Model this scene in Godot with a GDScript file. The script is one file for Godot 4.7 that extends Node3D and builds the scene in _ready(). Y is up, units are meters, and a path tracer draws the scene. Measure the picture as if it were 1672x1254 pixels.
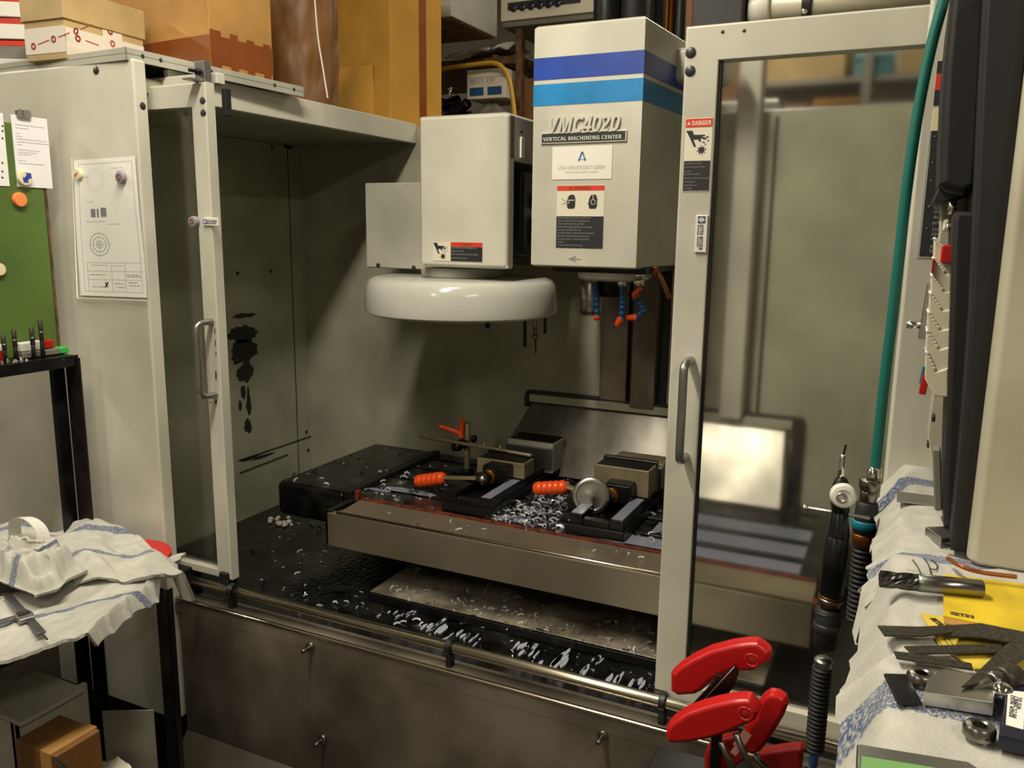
extends Node3D

# ---------------------------------------------------------------- geometry collector
class G:
	var v := PackedVector3Array()
	var n := PackedVector3Array()
	var uv := PackedVector2Array()
	var ix := PackedInt32Array()
	func tri(a: Vector3, b: Vector3, c: Vector3, na: Vector3, nb: Vector3, nc: Vector3, ua := Vector2.ZERO, ub := Vector2.ZERO, uc := Vector2.ZERO) -> void:
		var k := v.size()
		v.append_array(PackedVector3Array([a, b, c]))
		n.append_array(PackedVector3Array([na, nb, nc]))
		uv.append_array(PackedVector2Array([ua, ub, uc]))
		if (b - a).cross(c - a).dot(na + nb + nc) > 0.0:
			ix.append_array(PackedInt32Array([k, k + 2, k + 1]))
		else:
			ix.append_array(PackedInt32Array([k, k + 1, k + 2]))
	func quad(a: Vector3, b: Vector3, c: Vector3, d: Vector3, m: Vector3, uvs := []) -> G:
		if uvs.size() == 4:
			tri(a, b, c, m, m, m, uvs[0], uvs[1], uvs[2])
			tri(a, c, d, m, m, m, uvs[0], uvs[2], uvs[3])
		else:
			tri(a, b, c, m, m, m)
			tri(a, c, d, m, m, m)
		return self
	func quadn(a, b, c, d, na, nb, nc, nd) -> void:
		tri(a, b, c, na, nb, nc)
		tri(a, c, d, na, nc, nd)
	# box with rounded (smooth shaded) chamfers
	func box(c: Vector3, s: Vector3, bev := 0.002, bs := Basis()) -> G:
		var h := s * 0.5
		var e: float = minf(bev, minf(h.x, minf(h.y, h.z)) * 0.98)
		var pt := func(ax: int, sx: float, sy: float, sz: float) -> Vector3:
			var p := Vector3(sx * (h.x - (0.0 if ax == 0 else e)), sy * (h.y - (0.0 if ax == 1 else e)), sz * (h.z - (0.0 if ax == 2 else e)))
			return c + bs * p
		var nm := func(ax: int, sg: float) -> Vector3:
			var m := Vector3.ZERO
			m[ax] = sg
			return bs * m
		for ax in 3:
			for sg in [-1.0, 1.0]:
				var q := []
				for k in [[-1.0, -1.0], [1.0, -1.0], [1.0, 1.0], [-1.0, 1.0]]:
					var w := [0.0, 0.0, 0.0]
					w[ax] = sg
					w[(ax + 1) % 3] = k[0]
					w[(ax + 2) % 3] = k[1]
					q.append(pt.call(ax, w[0], w[1], w[2]))
				quad(q[0], q[1], q[2], q[3], nm.call(ax, sg))
		for ax in 3:
			var a1 := (ax + 1) % 3
			var a2 := (ax + 2) % 3
			for s1 in [-1.0, 1.0]:
				for s2 in [-1.0, 1.0]:
					var w0 := [0.0, 0.0, 0.0]
					w0[ax] = -1.0
					w0[a1] = s1
					w0[a2] = s2
					var w1 := w0.duplicate()
					w1[ax] = 1.0
					var n1 = nm.call(a1, s1)
					var n2 = nm.call(a2, s2)
					quadn(pt.call(a1, w0[0], w0[1], w0[2]), pt.call(a1, w1[0], w1[1], w1[2]), pt.call(a2, w1[0], w1[1], w1[2]), pt.call(a2, w0[0], w0[1], w0[2]), n1, n1, n2, n2)
		for sx in [-1.0, 1.0]:
			for sy in [-1.0, 1.0]:
				for sz in [-1.0, 1.0]:
					tri(pt.call(0, sx, sy, sz), pt.call(1, sx, sy, sz), pt.call(2, sx, sy, sz), nm.call(0, sx), nm.call(1, sy), nm.call(2, sz))
		return self
	# box from two corners
	func bb(a: Vector3, b: Vector3, bev := 0.002) -> G:
		return box((a + b) * 0.5, (b - a).abs(), bev)
	static func frame(d: Vector3) -> Basis:
		var y := d.normalized()
		var x := y.cross(Vector3.UP if absf(y.y) < 0.9 else Vector3.RIGHT).normalized()
		return Basis(x, y, x.cross(y))
	# profile [[radius, height], ...] turned about the local y of basis bs
	func lathe(o: Vector3, bs: Basis, pr: Array, seg := 28, sharp := 40.0, a0 := 0.0, a1 := TAU) -> G:
		var nr := []
		for i in pr.size() - 1:
			var dr: float = pr[i + 1][0] - pr[i][0]
			var dh: float = pr[i + 1][1] - pr[i][1]
			nr.append(Vector2(dh, -dr).normalized())
		for i in pr.size() - 1:
			var m0: Vector2 = nr[i]
			var m1: Vector2 = nr[i]
			if i > 0 and absf(rad_to_deg(nr[i].angle_to(nr[i - 1]))) < sharp:
				m0 = (nr[i] + nr[i - 1]).normalized()
			if i < nr.size() - 1 and absf(rad_to_deg(nr[i].angle_to(nr[i + 1]))) < sharp:
				m1 = (nr[i] + nr[i + 1]).normalized()
			for k in seg:
				var t0 := a0 + (a1 - a0) * k / seg
				var t1 := a0 + (a1 - a0) * (k + 1) / seg
				var c0 := bs * Vector3(cos(t0), 0, sin(t0))
				var c1 := bs * Vector3(cos(t1), 0, sin(t1))
				var y := bs.y
				quadn(o + c0 * pr[i][0] + y * pr[i][1], o + c1 * pr[i][0] + y * pr[i][1], o + c1 * pr[i + 1][0] + y * pr[i + 1][1], o + c0 * pr[i + 1][0] + y * pr[i + 1][1], c0 * m0.x + y * m0.y, c1 * m0.x + y * m0.y, c1 * m1.x + y * m1.y, c0 * m1.x + y * m1.y)
		return self
	func cyl(a: Vector3, b: Vector3, r: float, r2 := -1.0, seg := 24, bev := 0.0) -> G:
		if r2 < 0.0:
			r2 = r
		var l := a.distance_to(b)
		var e: float = bev if bev > 0.0 else minf(0.0012, minf(r, r2) * 0.2)
		return lathe(a, frame(b - a), [[0.0, 0.0], [maxf(r - e, 0.0), 0.0], [r, e], [r2, l - e], [maxf(r2 - e, 0.0), l], [0.0, l]], seg, 50.0)
	func ball(o: Vector3, r: float, sq := Vector3.ONE, seg := 16) -> G:
		var pr := []
		for i in 9:
			var t := -PI / 2 + PI * i / 8.0
			pr.append([cos(t) * r, sin(t) * r])
		return lathe(o, Basis.from_scale(sq), pr, seg)
	func ring(o: Vector3, axis: Vector3, ro: float, ri: float, w: float, seg := 28) -> G:
		var e := (ro - ri) * 0.25
		return lathe(o, frame(axis), [[ri, -w / 2 + e], [ri + e, -w / 2], [ro - e, -w / 2], [ro, -w / 2 + e], [ro, w / 2 - e], [ro - e, w / 2], [ri + e, w / 2], [ri, w / 2 - e], [ri, -w / 2 + e]], seg)
	func tube(p: Array, r, seg := 10, caps := true) -> G:
		var t0: Vector3 = (p[1] - p[0]).normalized()
		var f := frame(t0)
		var rings := []
		for i in p.size():
			var t: Vector3 = (p[mini(i + 1, p.size() - 1)] - p[maxi(i - 1, 0)]).normalized()
			var q := Quaternion(f.y.normalized(), t) if f.y.dot(t) > -0.999 else Quaternion()
			f = Basis(q) * f
			var rr: float = r if r is float else r[i]
			var ring_ := []
			for k in seg + 1:
				var a := TAU * k / seg
				var d := f.x * cos(a) + f.z * sin(a)
				ring_.append([p[i] + d * rr, d])
			rings.append(ring_)
		for i in p.size() - 1:
			for k in seg:
				var A = rings[i][k]
				var B = rings[i][k + 1]
				var C = rings[i + 1][k + 1]
				var D = rings[i + 1][k]
				quadn(A[0], B[0], C[0], D[0], A[1], B[1], C[1], D[1])
		if caps:
			for e in [0, p.size() - 1]:
				var m: Vector3 = (p[0] - p[1]).normalized() if e == 0 else (p[-1] - p[-2]).normalized()
				for k in seg:
					tri(p[e], rings[e][k][0], rings[e][k + 1][0], m, m, m)
		return self
	# polygon (in ux, uy) extruded by depth along dir, top edge bevelled
	func prism(poly: Array, o: Vector3, ux: Vector3, uy: Vector3, depth: Vector3, bev := 0.0) -> G:
		var pp := PackedVector2Array(poly)
		if Geometry2D.is_polygon_clockwise(pp):
			pp.reverse()
		var k := pp.size()
		var inn := PackedVector2Array()
		for i in k:
			var a := pp[(i + k - 1) % k]
			var b := pp[i]
			var c := pp[(i + 1) % k]
			var n1 := Vector2(-(b - a).y, (b - a).x).normalized()
			var n2 := Vector2(-(c - b).y, (c - b).x).normalized()
			var m := (n1 + n2).normalized()
			inn.append(b + m * bev / maxf(0.4, m.dot(n1)))
		var w := depth.normalized()
		var at := func(p: Vector2, h: float) -> Vector3:
			return o + ux * p.x + uy * p.y + w * h
		var L := depth.length()
		var t := Geometry2D.triangulate_polygon(inn)
		for q in range(0, t.size(), 3):
			tri(at.call(inn[t[q]], L), at.call(inn[t[q + 1]], L), at.call(inn[t[q + 2]], L), w, w, w)
			tri(at.call(inn[t[q]], 0.0), at.call(inn[t[q + 1]], 0.0), at.call(inn[t[q + 2]], 0.0), -w, -w, -w)
		for i in k:
			var j := (i + 1) % k
			var e := (pp[j] - pp[i]).normalized()
			var m2 := Vector2(e.y, -e.x)
			var m := (ux * m2.x + uy * m2.y).normalized()
			var ma := m
			var mb := m
			var ep := (pp[i] - pp[(i + k - 1) % k]).normalized()
			var en := (pp[(j + 1) % k] - pp[j]).normalized()
			if absf(rad_to_deg(e.angle_to(ep))) < 35.0:
				var z := Vector2(ep.y, -ep.x) + m2
				ma = (ux * z.x + uy * z.y).normalized()
			if absf(rad_to_deg(e.angle_to(en))) < 35.0:
				var z := Vector2(en.y, -en.x) + m2
				mb = (ux * z.x + uy * z.y).normalized()
			quadn(at.call(pp[i], bev), at.call(pp[j], bev), at.call(pp[j], L - bev), at.call(pp[i], L - bev), ma, mb, mb, ma)
			if bev > 0.0:
				quadn(at.call(pp[i], L - bev), at.call(pp[j], L - bev), at.call(inn[j], L), at.call(inn[i], L), ma, mb, w, w)
				quadn(at.call(pp[i], bev), at.call(pp[j], bev), at.call(inn[j], 0.0), at.call(inn[i], 0.0), ma, mb, -w, -w)
		return self
	# sheet f(u, v) -> point, with thickness
	func sheet(f: Callable, nu: int, nv: int, th := 0.003) -> G:
		var p := []
		for j in nv + 1:
			var row := []
			for i in nu + 1:
				row.append(f.call(float(i) / nu, float(j) / nv))
			p.append(row)
		var nn := []
		for j in nv + 1:
			var row := []
			for i in nu + 1:
				var a: Vector3 = p[j][mini(i + 1, nu)] - p[j][maxi(i - 1, 0)]
				var b: Vector3 = p[mini(j + 1, nv)][i] - p[maxi(j - 1, 0)][i]
				var m := b.cross(a).normalized()
				row.append(m)
			nn.append(row)
		var sgn := 1.0
		if nn[nv / 2][nu / 2].y < -0.2:
			sgn = -1.0
		for j in nv:
			for i in nu:
				for s in [1.0, -1.0]:
					var P := []
					for q in [[i, j], [i + 1, j], [i + 1, j + 1], [i, j + 1]]:
						var m: Vector3 = nn[q[1]][q[0]] * sgn
						P.append([p[q[1]][q[0]] + (Vector3.ZERO if s > 0 else -m * th), m * s, Vector2(float(q[0]) / nu, float(q[1]) / nv)])
					tri(P[0][0], P[1][0], P[2][0], P[0][1], P[1][1], P[2][1], P[0][2], P[1][2], P[2][2])
					tri(P[0][0], P[2][0], P[3][0], P[0][1], P[2][1], P[3][1], P[0][2], P[2][2], P[3][2])
		var rim := []
		for i in nu:
			rim.append([[i, 0], [i + 1, 0]])
			rim.append([[i, nv], [i + 1, nv]])
		for j in nv:
			rim.append([[0, j], [0, j + 1]])
			rim.append([[nu, j], [nu, j + 1]])
		var mid: Vector3 = p[nv / 2][nu / 2]
		for r in rim:
			var a: Vector3 = p[r[0][1]][r[0][0]]
			var b: Vector3 = p[r[1][1]][r[1][0]]
			var ma: Vector3 = nn[r[0][1]][r[0][0]] * sgn
			var mb: Vector3 = nn[r[1][1]][r[1][0]] * sgn
			var out := (a + b) * 0.5 - mid
			out = (out - ma * out.dot(ma)).normalized()
			var u0 := Vector2(float(r[0][0]) / nu, float(r[0][1]) / nv)
			tri(a, b, b - mb * th, out, out, out, u0, u0, u0)
			tri(a, b - mb * th, a - ma * th, out, out, out, u0, u0, u0)
		return self
	# rectangular frame swept with mitred corners: section = [[share of the width from the outer edge, z], ...]
	func frame_ring(x0: float, x1: float, y0: float, y1: float, wl: float, wr: float, wb: float, wt: float, zf: float, zb: float, e := 0.004) -> G:
		var loops := []
		for s in [[0.0, 0.0, zb], [0.0, 0.0, zf - e], [0.0, e, zf], [1.0, -e * 0.5, zf], [1.0, 0.0, zf - e * 0.5], [1.0, 0.0, zb]]:
			var l: float = x0 + wl * s[0] + s[1]
			var r: float = x1 - wr * s[0] - s[1]
			var b: float = y0 + wb * s[0] + s[1]
			var t: float = y1 - wt * s[0] - s[1]
			loops.append([Vector3(l, b, s[2]), Vector3(r, b, s[2]), Vector3(r, t, s[2]), Vector3(l, t, s[2])])
		var out := [Vector3.DOWN, Vector3.RIGHT, Vector3.UP, Vector3.LEFT]
		for k in 4:
			var j := (k + 1) % 4
			var o: Vector3 = out[k]
			var f := Vector3.BACK
			var nn := [[o, o], [o, f], [f, f], [f, -o], [-o, -o]]
			for i in 5:
				quadn(loops[i][k], loops[i][j], loops[i + 1][j], loops[i + 1][k], nn[i][0], nn[i][0], nn[i][1], nn[i][1])
			quad(loops[5][k], loops[5][j], loops[0][j], loops[0][k], -f)
		return self
	# thin plate with its print on the front, ux to the right, uy up
	func plate(o: Vector3, ux: Vector3, uy: Vector3, w: float, h: float, th := 0.0006) -> G:
		var m := ux.cross(uy).normalized()
		var a := o - ux * w / 2 - uy * h / 2
		var b := o + ux * w / 2 - uy * h / 2
		var c := o + ux * w / 2 + uy * h / 2
		var d := o - ux * w / 2 + uy * h / 2
		quad(a + m * th, b + m * th, c + m * th, d + m * th, m, [Vector2(0, 1), Vector2(1, 1), Vector2(1, 0), Vector2(0, 0)])
		quad(a, b, c, d, -m)
		quad(a, b, b + m * th, a + m * th, -uy)
		quad(d, c, c + m * th, d + m * th, uy)
		quad(a, d, d + m * th, a + m * th, -ux)
		quad(b, c, c + m * th, b + m * th, ux)
		return self
	# raised lettering; o = left end of the base line
	func text(s: String, o: Vector3, ux: Vector3, uy: Vector3, h: float, depth := 0.0004, bold := true, width := -1.0, slant := 0.0, serif := false) -> G:
		var tm := TextMesh.new()
		var f := SystemFont.new()
		f.font_names = PackedStringArray(["Droid Serif" if serif else "Droid Sans"])
		f.font_weight = 700 if bold else 400
		tm.font = f
		tm.text = s
		tm.font_size = 32
		tm.pixel_size = h / 32.0 * 1.38
		tm.depth = depth
		tm.curve_step = 3.0
		tm.horizontal_alignment = HORIZONTAL_ALIGNMENT_LEFT
		tm.vertical_alignment = VERTICAL_ALIGNMENT_BOTTOM
		var ar := tm.surface_get_arrays(0) if tm.get_surface_count() > 0 else []
		if ar.is_empty():
			return self
		var vs: PackedVector3Array = ar[Mesh.ARRAY_VERTEX]
		var ns: PackedVector3Array = ar[Mesh.ARRAY_NORMAL]
		var id = ar[Mesh.ARRAY_INDEX]
		if id == null or id.is_empty():
			id = PackedInt32Array(range(vs.size()))
		var lo := INF
		var hi := -INF
		var yl := INF
		for q in vs:
			lo = minf(lo, q.x)
			hi = maxf(hi, q.x)
			yl = minf(yl, q.y)
		var sx := 1.0 if width < 0.0 else width / (hi - lo)
		var uz := ux.cross(uy).normalized()
		var k := v.size()
		for q in vs.size():
			var p := vs[q]
			v.append(o + ux * ((p.x - lo) * sx + (p.y - yl) * slant) + uy * (p.y - yl) + uz * (p.z + depth * 0.5))
			n.append((ux * ns[q].x + uy * ns[q].y + uz * ns[q].z).normalized())
			uv.append(Vector2.ZERO)
		for q in id:
			ix.append(k + q)
		return self
	func mesh() -> ArrayMesh:
		var a := []
		a.resize(Mesh.ARRAY_MAX)
		a[Mesh.ARRAY_VERTEX] = v
		a[Mesh.ARRAY_NORMAL] = n
		a[Mesh.ARRAY_TEX_UV] = uv
		a[Mesh.ARRAY_INDEX] = ix
		var m := ArrayMesh.new()
		m.add_surface_from_arrays(Mesh.PRIMITIVE_TRIANGLES, a)
		return m

# ---------------------------------------------------------------- camera of the photograph, used to place things on measured planes
const EYE := Vector3(0, 1.6, 0)
const FOC := 1350.0
var CB := Basis(Vector3.UP, deg_to_rad(25.44)) * Basis(Vector3.RIGHT, deg_to_rad(-10.575)) * Basis(Vector3.BACK, deg_to_rad(0.722))
const X := Vector3.RIGHT
const Y := Vector3.UP
const Z := Vector3.BACK
var M := {}
var T := {}
var rng := RandomNumberGenerator.new()

# the point on the plane (axis = value) that is seen at pixel x, y
func P(x: float, y: float, axis: String, value: float) -> Vector3:
	var d := CB * Vector3((x - 836.0) / FOC, -(y - 627.0) / FOC, -1.0)
	var k := "xyz".find(axis)
	return EYE + d * ((value - EYE[k]) / d[k])

func mat(name_: String, hex: String, rough := 0.5, metal := 0.0, tex = null, scale := 1.0) -> StandardMaterial3D:
	var m := StandardMaterial3D.new()
	m.resource_name = name_
	m.albedo_color = Color(hex)
	m.roughness = rough
	m.metallic = metal
	if tex != null:
		m.albedo_texture = tex
		m.uv1_triplanar = true
		m.uv1_world_triplanar = true
		m.uv1_scale = Vector3.ONE * scale
	M[name_] = m
	return m

func noise_tex(freq: float, seed_: int, lo: float, hi: float, oct := 4, size := 512, type := FastNoiseLite.TYPE_SIMPLEX_SMOOTH) -> NoiseTexture2D:
	var f := FastNoiseLite.new()
	f.noise_type = type
	f.frequency = freq
	f.seed = seed_
	f.fractal_octaves = oct
	var t := NoiseTexture2D.new()
	t.width = size
	t.height = size
	t.seamless = true
	t.noise = f
	var g := Gradient.new()
	g.offsets = PackedFloat32Array([0.15, 0.85])
	g.colors = PackedColorArray([Color(lo, lo, lo), Color(hi, hi, hi)])
	t.color_ramp = g
	return t

func relief(m: StandardMaterial3D, tex, cm: float) -> void:
	m.heightmap_enabled = true
	m.heightmap_texture = tex
	m.heightmap_scale = cm

# a material whose colour is a picture laid over the plate's own uv
func printed(name_: String, im: Image, rough := 0.6) -> StandardMaterial3D:
	var m := StandardMaterial3D.new()
	m.resource_name = name_
	m.albedo_texture = ImageTexture.create_from_image(im)
	m.roughness = rough
	M[name_] = m
	return m

var used := {}
func numbered(s: String) -> String:
	if not used.has(s):
		used[s] = 0
		return s
	used[s] += 1
	return "%s_%03d" % [s, used[s]]

func thing(called: String, label: String, category: String, at := Vector3.ZERO, group := "", turn := Basis()) -> Node3D:
	var o := Node3D.new()
	o.name = numbered(called)
	add_child(o)
	o.transform = Transform3D(turn, at)
	o.set_meta("label", label)
	o.set_meta("category", category)
	if group != "":
		o.set_meta("group", group)
	return o

# a part whose shape is given in the thing's own axes
func L(called: String, g: G, m, parent: Node, label := "") -> MeshInstance3D:
	var o := MeshInstance3D.new()
	o.mesh = g.mesh()
	o.material_override = m if m is Material else M[m]
	o.name = called
	parent.add_child(o, true)
	if label != "":
		o.set_meta("label", label)
	return o

# a part whose shape is given in the room's axes
func W(called: String, g: G, m, parent: Node, label := "") -> MeshInstance3D:
	var o := L(called, g, m, parent, label)
	o.global_transform = Transform3D()
	return o

# a top-level thing that is one mesh, shape given in the room's axes, set on its base
func one(called: String, g: G, m, label: String, category: String, group := "") -> MeshInstance3D:
	var lo := Vector3.INF
	var hi := -Vector3.INF
	for q in g.v:
		lo = lo.min(q)
		hi = hi.max(q)
	var at := Vector3((lo.x + hi.x) / 2, lo.y, (lo.z + hi.z) / 2)
	for k in g.v.size():
		g.v[k] -= at
	var o := L(numbered(called), g, m, self, label)
	o.position = at
	o.set_meta("category", category)
	if group != "":
		o.set_meta("group", group)
	return o

func struct(called: String, g: G, m) -> MeshInstance3D:
	var o := L(called, g, m, self)
	o.set_meta("kind", "structure")
	return o

func blob2(r: float, seed_: int, k := 14, rough := 0.4, sx := 1.0, sy := 1.0) -> Array:
	var q := RandomNumberGenerator.new()
	q.seed = seed_
	var a := []
	for i in k:
		var t := TAU * i / k
		var rr := r * (1.0 - rough * q.randf())
		a.append(Vector2(cos(t) * rr * sx, sin(t) * rr * sy))
	var sm := []
	for i in k:
		sm.append((a[i] * 2.0 + a[(i + 1) % k] + a[(i + k - 1) % k]) * 0.25)
	return sm

# polygon given in pixels, lying on a horizontal plane, with thickness
func slab(px: Array, y: float, th: float, bev := 0.0) -> G:
	var p := []
	for q in px:
		var w := P(q[0], q[1], "y", y)
		p.append(Vector2(w.x, w.z))
	return G.new().prism(p, Vector3(0, y, 0), X, Z, Vector3(0, th, 0), bev)

# polygon given in pixels on the upright plane z, with thickness towards the back
func upright(px: Array, z: float, th: float, bev := 0.0) -> G:
	var p := []
	for q in px:
		var w := P(q[0], q[1], "z", z)
		p.append(Vector2(w.x, w.y))
	return G.new().prism(p, Vector3(0, 0, z - th), X, Y, Vector3(0, 0, th), bev)

func spline(pts: Array, steps := 8) -> Array:
	var out := []
	for i in pts.size() - 1:
		var a: Vector3 = pts[maxi(i - 1, 0)]
		var b: Vector3 = pts[i]
		var c: Vector3 = pts[i + 1]
		var d: Vector3 = pts[mini(i + 2, pts.size() - 1)]
		for k in steps:
			out.append(b.cubic_interpolate(c, a, d, float(k) / steps))
	out.append(pts[-1])
	return out

# ---------------------------------------------------------------- small pictures
func pen(im: Image, a: Vector2, b: Vector2, c: Color, w := 1) -> void:
	var k := int(maxf(absf(b.x - a.x), absf(b.y - a.y))) + 1
	for i in k + 1:
		var p := a.lerp(b, float(i) / k)
		im.fill_rect(Rect2i(int(p.x), int(p.y), w, w), c)

func circle(im: Image, o: Vector2, rx: float, ry: float, c: Color, w := 1) -> void:
	for i in 72:
		pen(im, o + Vector2(cos(TAU * i / 72) * rx, sin(TAU * i / 72) * ry), o + Vector2(cos(TAU * (i + 1) / 72) * rx, sin(TAU * (i + 1) / 72) * ry), c, w)

func scribble(im: Image, x: int, y: int, w: int, c: Color, seed_: int, h := 3) -> void:
	var q := RandomNumberGenerator.new()
	q.seed = seed_
	var at := x
	while at < x + w:
		var l := q.randi_range(3, 12)
		im.fill_rect(Rect2i(at, y, mini(l, x + w - at), h), c)
		at += l + q.randi_range(2, 4)

func towel_picture(stripes: Array, seed_: int) -> Image:
	var q := RandomNumberGenerator.new()
	q.seed = seed_
	var im := Image.create(384, 384, false, Image.FORMAT_RGB8)
	var nz := FastNoiseLite.new()
	nz.seed = seed_
	nz.frequency = 0.02
	for y in 384:
		for x in 384:
			var w := 0.71 + 0.05 * nz.get_noise_2d(x, y) + q.randf_range(-0.03, 0.03) - (0.035 if (x + y) % 3 == 0 else 0.0)
			var c := Color(w, w * 0.985, w * 0.93)
			for s in stripes:
				var t: float = (y if s.size() < 4 or s[3] == 0 else x) / 384.0 + 0.012 * nz.get_noise_2d(x * 3.0, y * 3.0)
				if t > s[0] and t < s[1] and q.randf() > s[2]:
					c = Color(0.22, 0.28, 0.44).lerp(c, q.randf() * 0.35)
			im.set_pixel(x, y, c)
	return im

# ================================================================= the scene
func _ready() -> void:
	rng.seed = 7
	set_up_view()
	make_materials()
	build_room()
	build_enclosure()
	build_doors()
	build_head()
	build_tool_changer()
	build_table()
	build_vises()
	build_rod_stop()
	build_chips()
	build_roof_load()
	build_background()
	build_left_rack()
	build_bench()
	build_under_bench()
	build_right_panel()
	build_pendant()
	build_right_shelf()
	build_hanging_tools()
	build_hex_keys()

func set_up_view() -> void:
	var cam := Camera3D.new()
	cam.name = "camera"
	cam.fov = rad_to_deg(2.0 * atan(627.0 / FOC))
	cam.near = 0.05
	cam.far = 40.0
	add_child(cam)
	cam.transform = Transform3D(CB, EYE)
	cam.current = true
	var we := WorldEnvironment.new()
	we.name = "surroundings"
	var e := Environment.new()
	e.background_mode = Environment.BG_COLOR
	e.background_color = Color(0.02, 0.02, 0.02)
	e.tonemap_mode = Environment.TONE_MAPPER_LINEAR
	e.tonemap_exposure = 1.0
	e.sdfgi_enabled = true
	e.ssao_enabled = true
	e.ssil_enabled = true
	we.environment = e
	add_child(we)
	# ceiling lamps: [x, z, width along x, length along z, energy, label]
	for a in [[-0.86, -0.65, 0.14, 1.3, 4.3, "long fluorescent ceiling lamp over the front of the spindle head"], [-3.0, -0.5, 0.14, 0.7, 2.9, "short fluorescent ceiling lamp over the green board"], [-1.3, 1.35, 0.14, 1.2, 1.5, "long fluorescent ceiling lamp farthest in front of the machine"], [1.1, 0.6, 0.14, 1.2, 1.9, "long fluorescent ceiling lamp behind the control pendant"], [-0.5, -3.0, 0.14, 0.8, 1.3, "short fluorescent ceiling lamp over the storage rack"]]:
		lamp(a[0], a[1], a[2], a[3], a[4], a[5])

func lamp(x: float, z: float, w: float, d: float, energy: float, label: String) -> void:
	var warm := Color(1.0, 0.965, 0.885)
	var t := thing("ceiling_lamp", label, "lamp", Vector3(x, 2.86, z))
	var body := StandardMaterial3D.new()
	body.albedo_color = Color(0.8, 0.8, 0.78)
	var glow := StandardMaterial3D.new()
	glow.albedo_color = Color(0.9, 0.9, 0.85)
	glow.emission_enabled = true
	glow.emission = warm
	glow.emission_energy_multiplier = 3.0
	L("housing", G.new().box(Vector3(0, 0.02, 0), Vector3(w + 0.06, 0.08, d + 0.05), 0.006), body, t)
	L("diffuser", G.new().box(Vector3(0, -0.026, 0), Vector3(w, 0.016, d), 0.004), glow, t)
	var l := AreaLight3D.new()
	l.name = "lamp_light"
	l.area_size = Vector2(w, d)
	l.light_color = warm
	l.light_energy = energy
	l.area_range = 12.0
	l.shadow_enabled = true
	t.add_child(l)
	l.position = Vector3(0, -0.04, 0)
	l.rotation_degrees = Vector3(-90, 0, 0)

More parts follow.
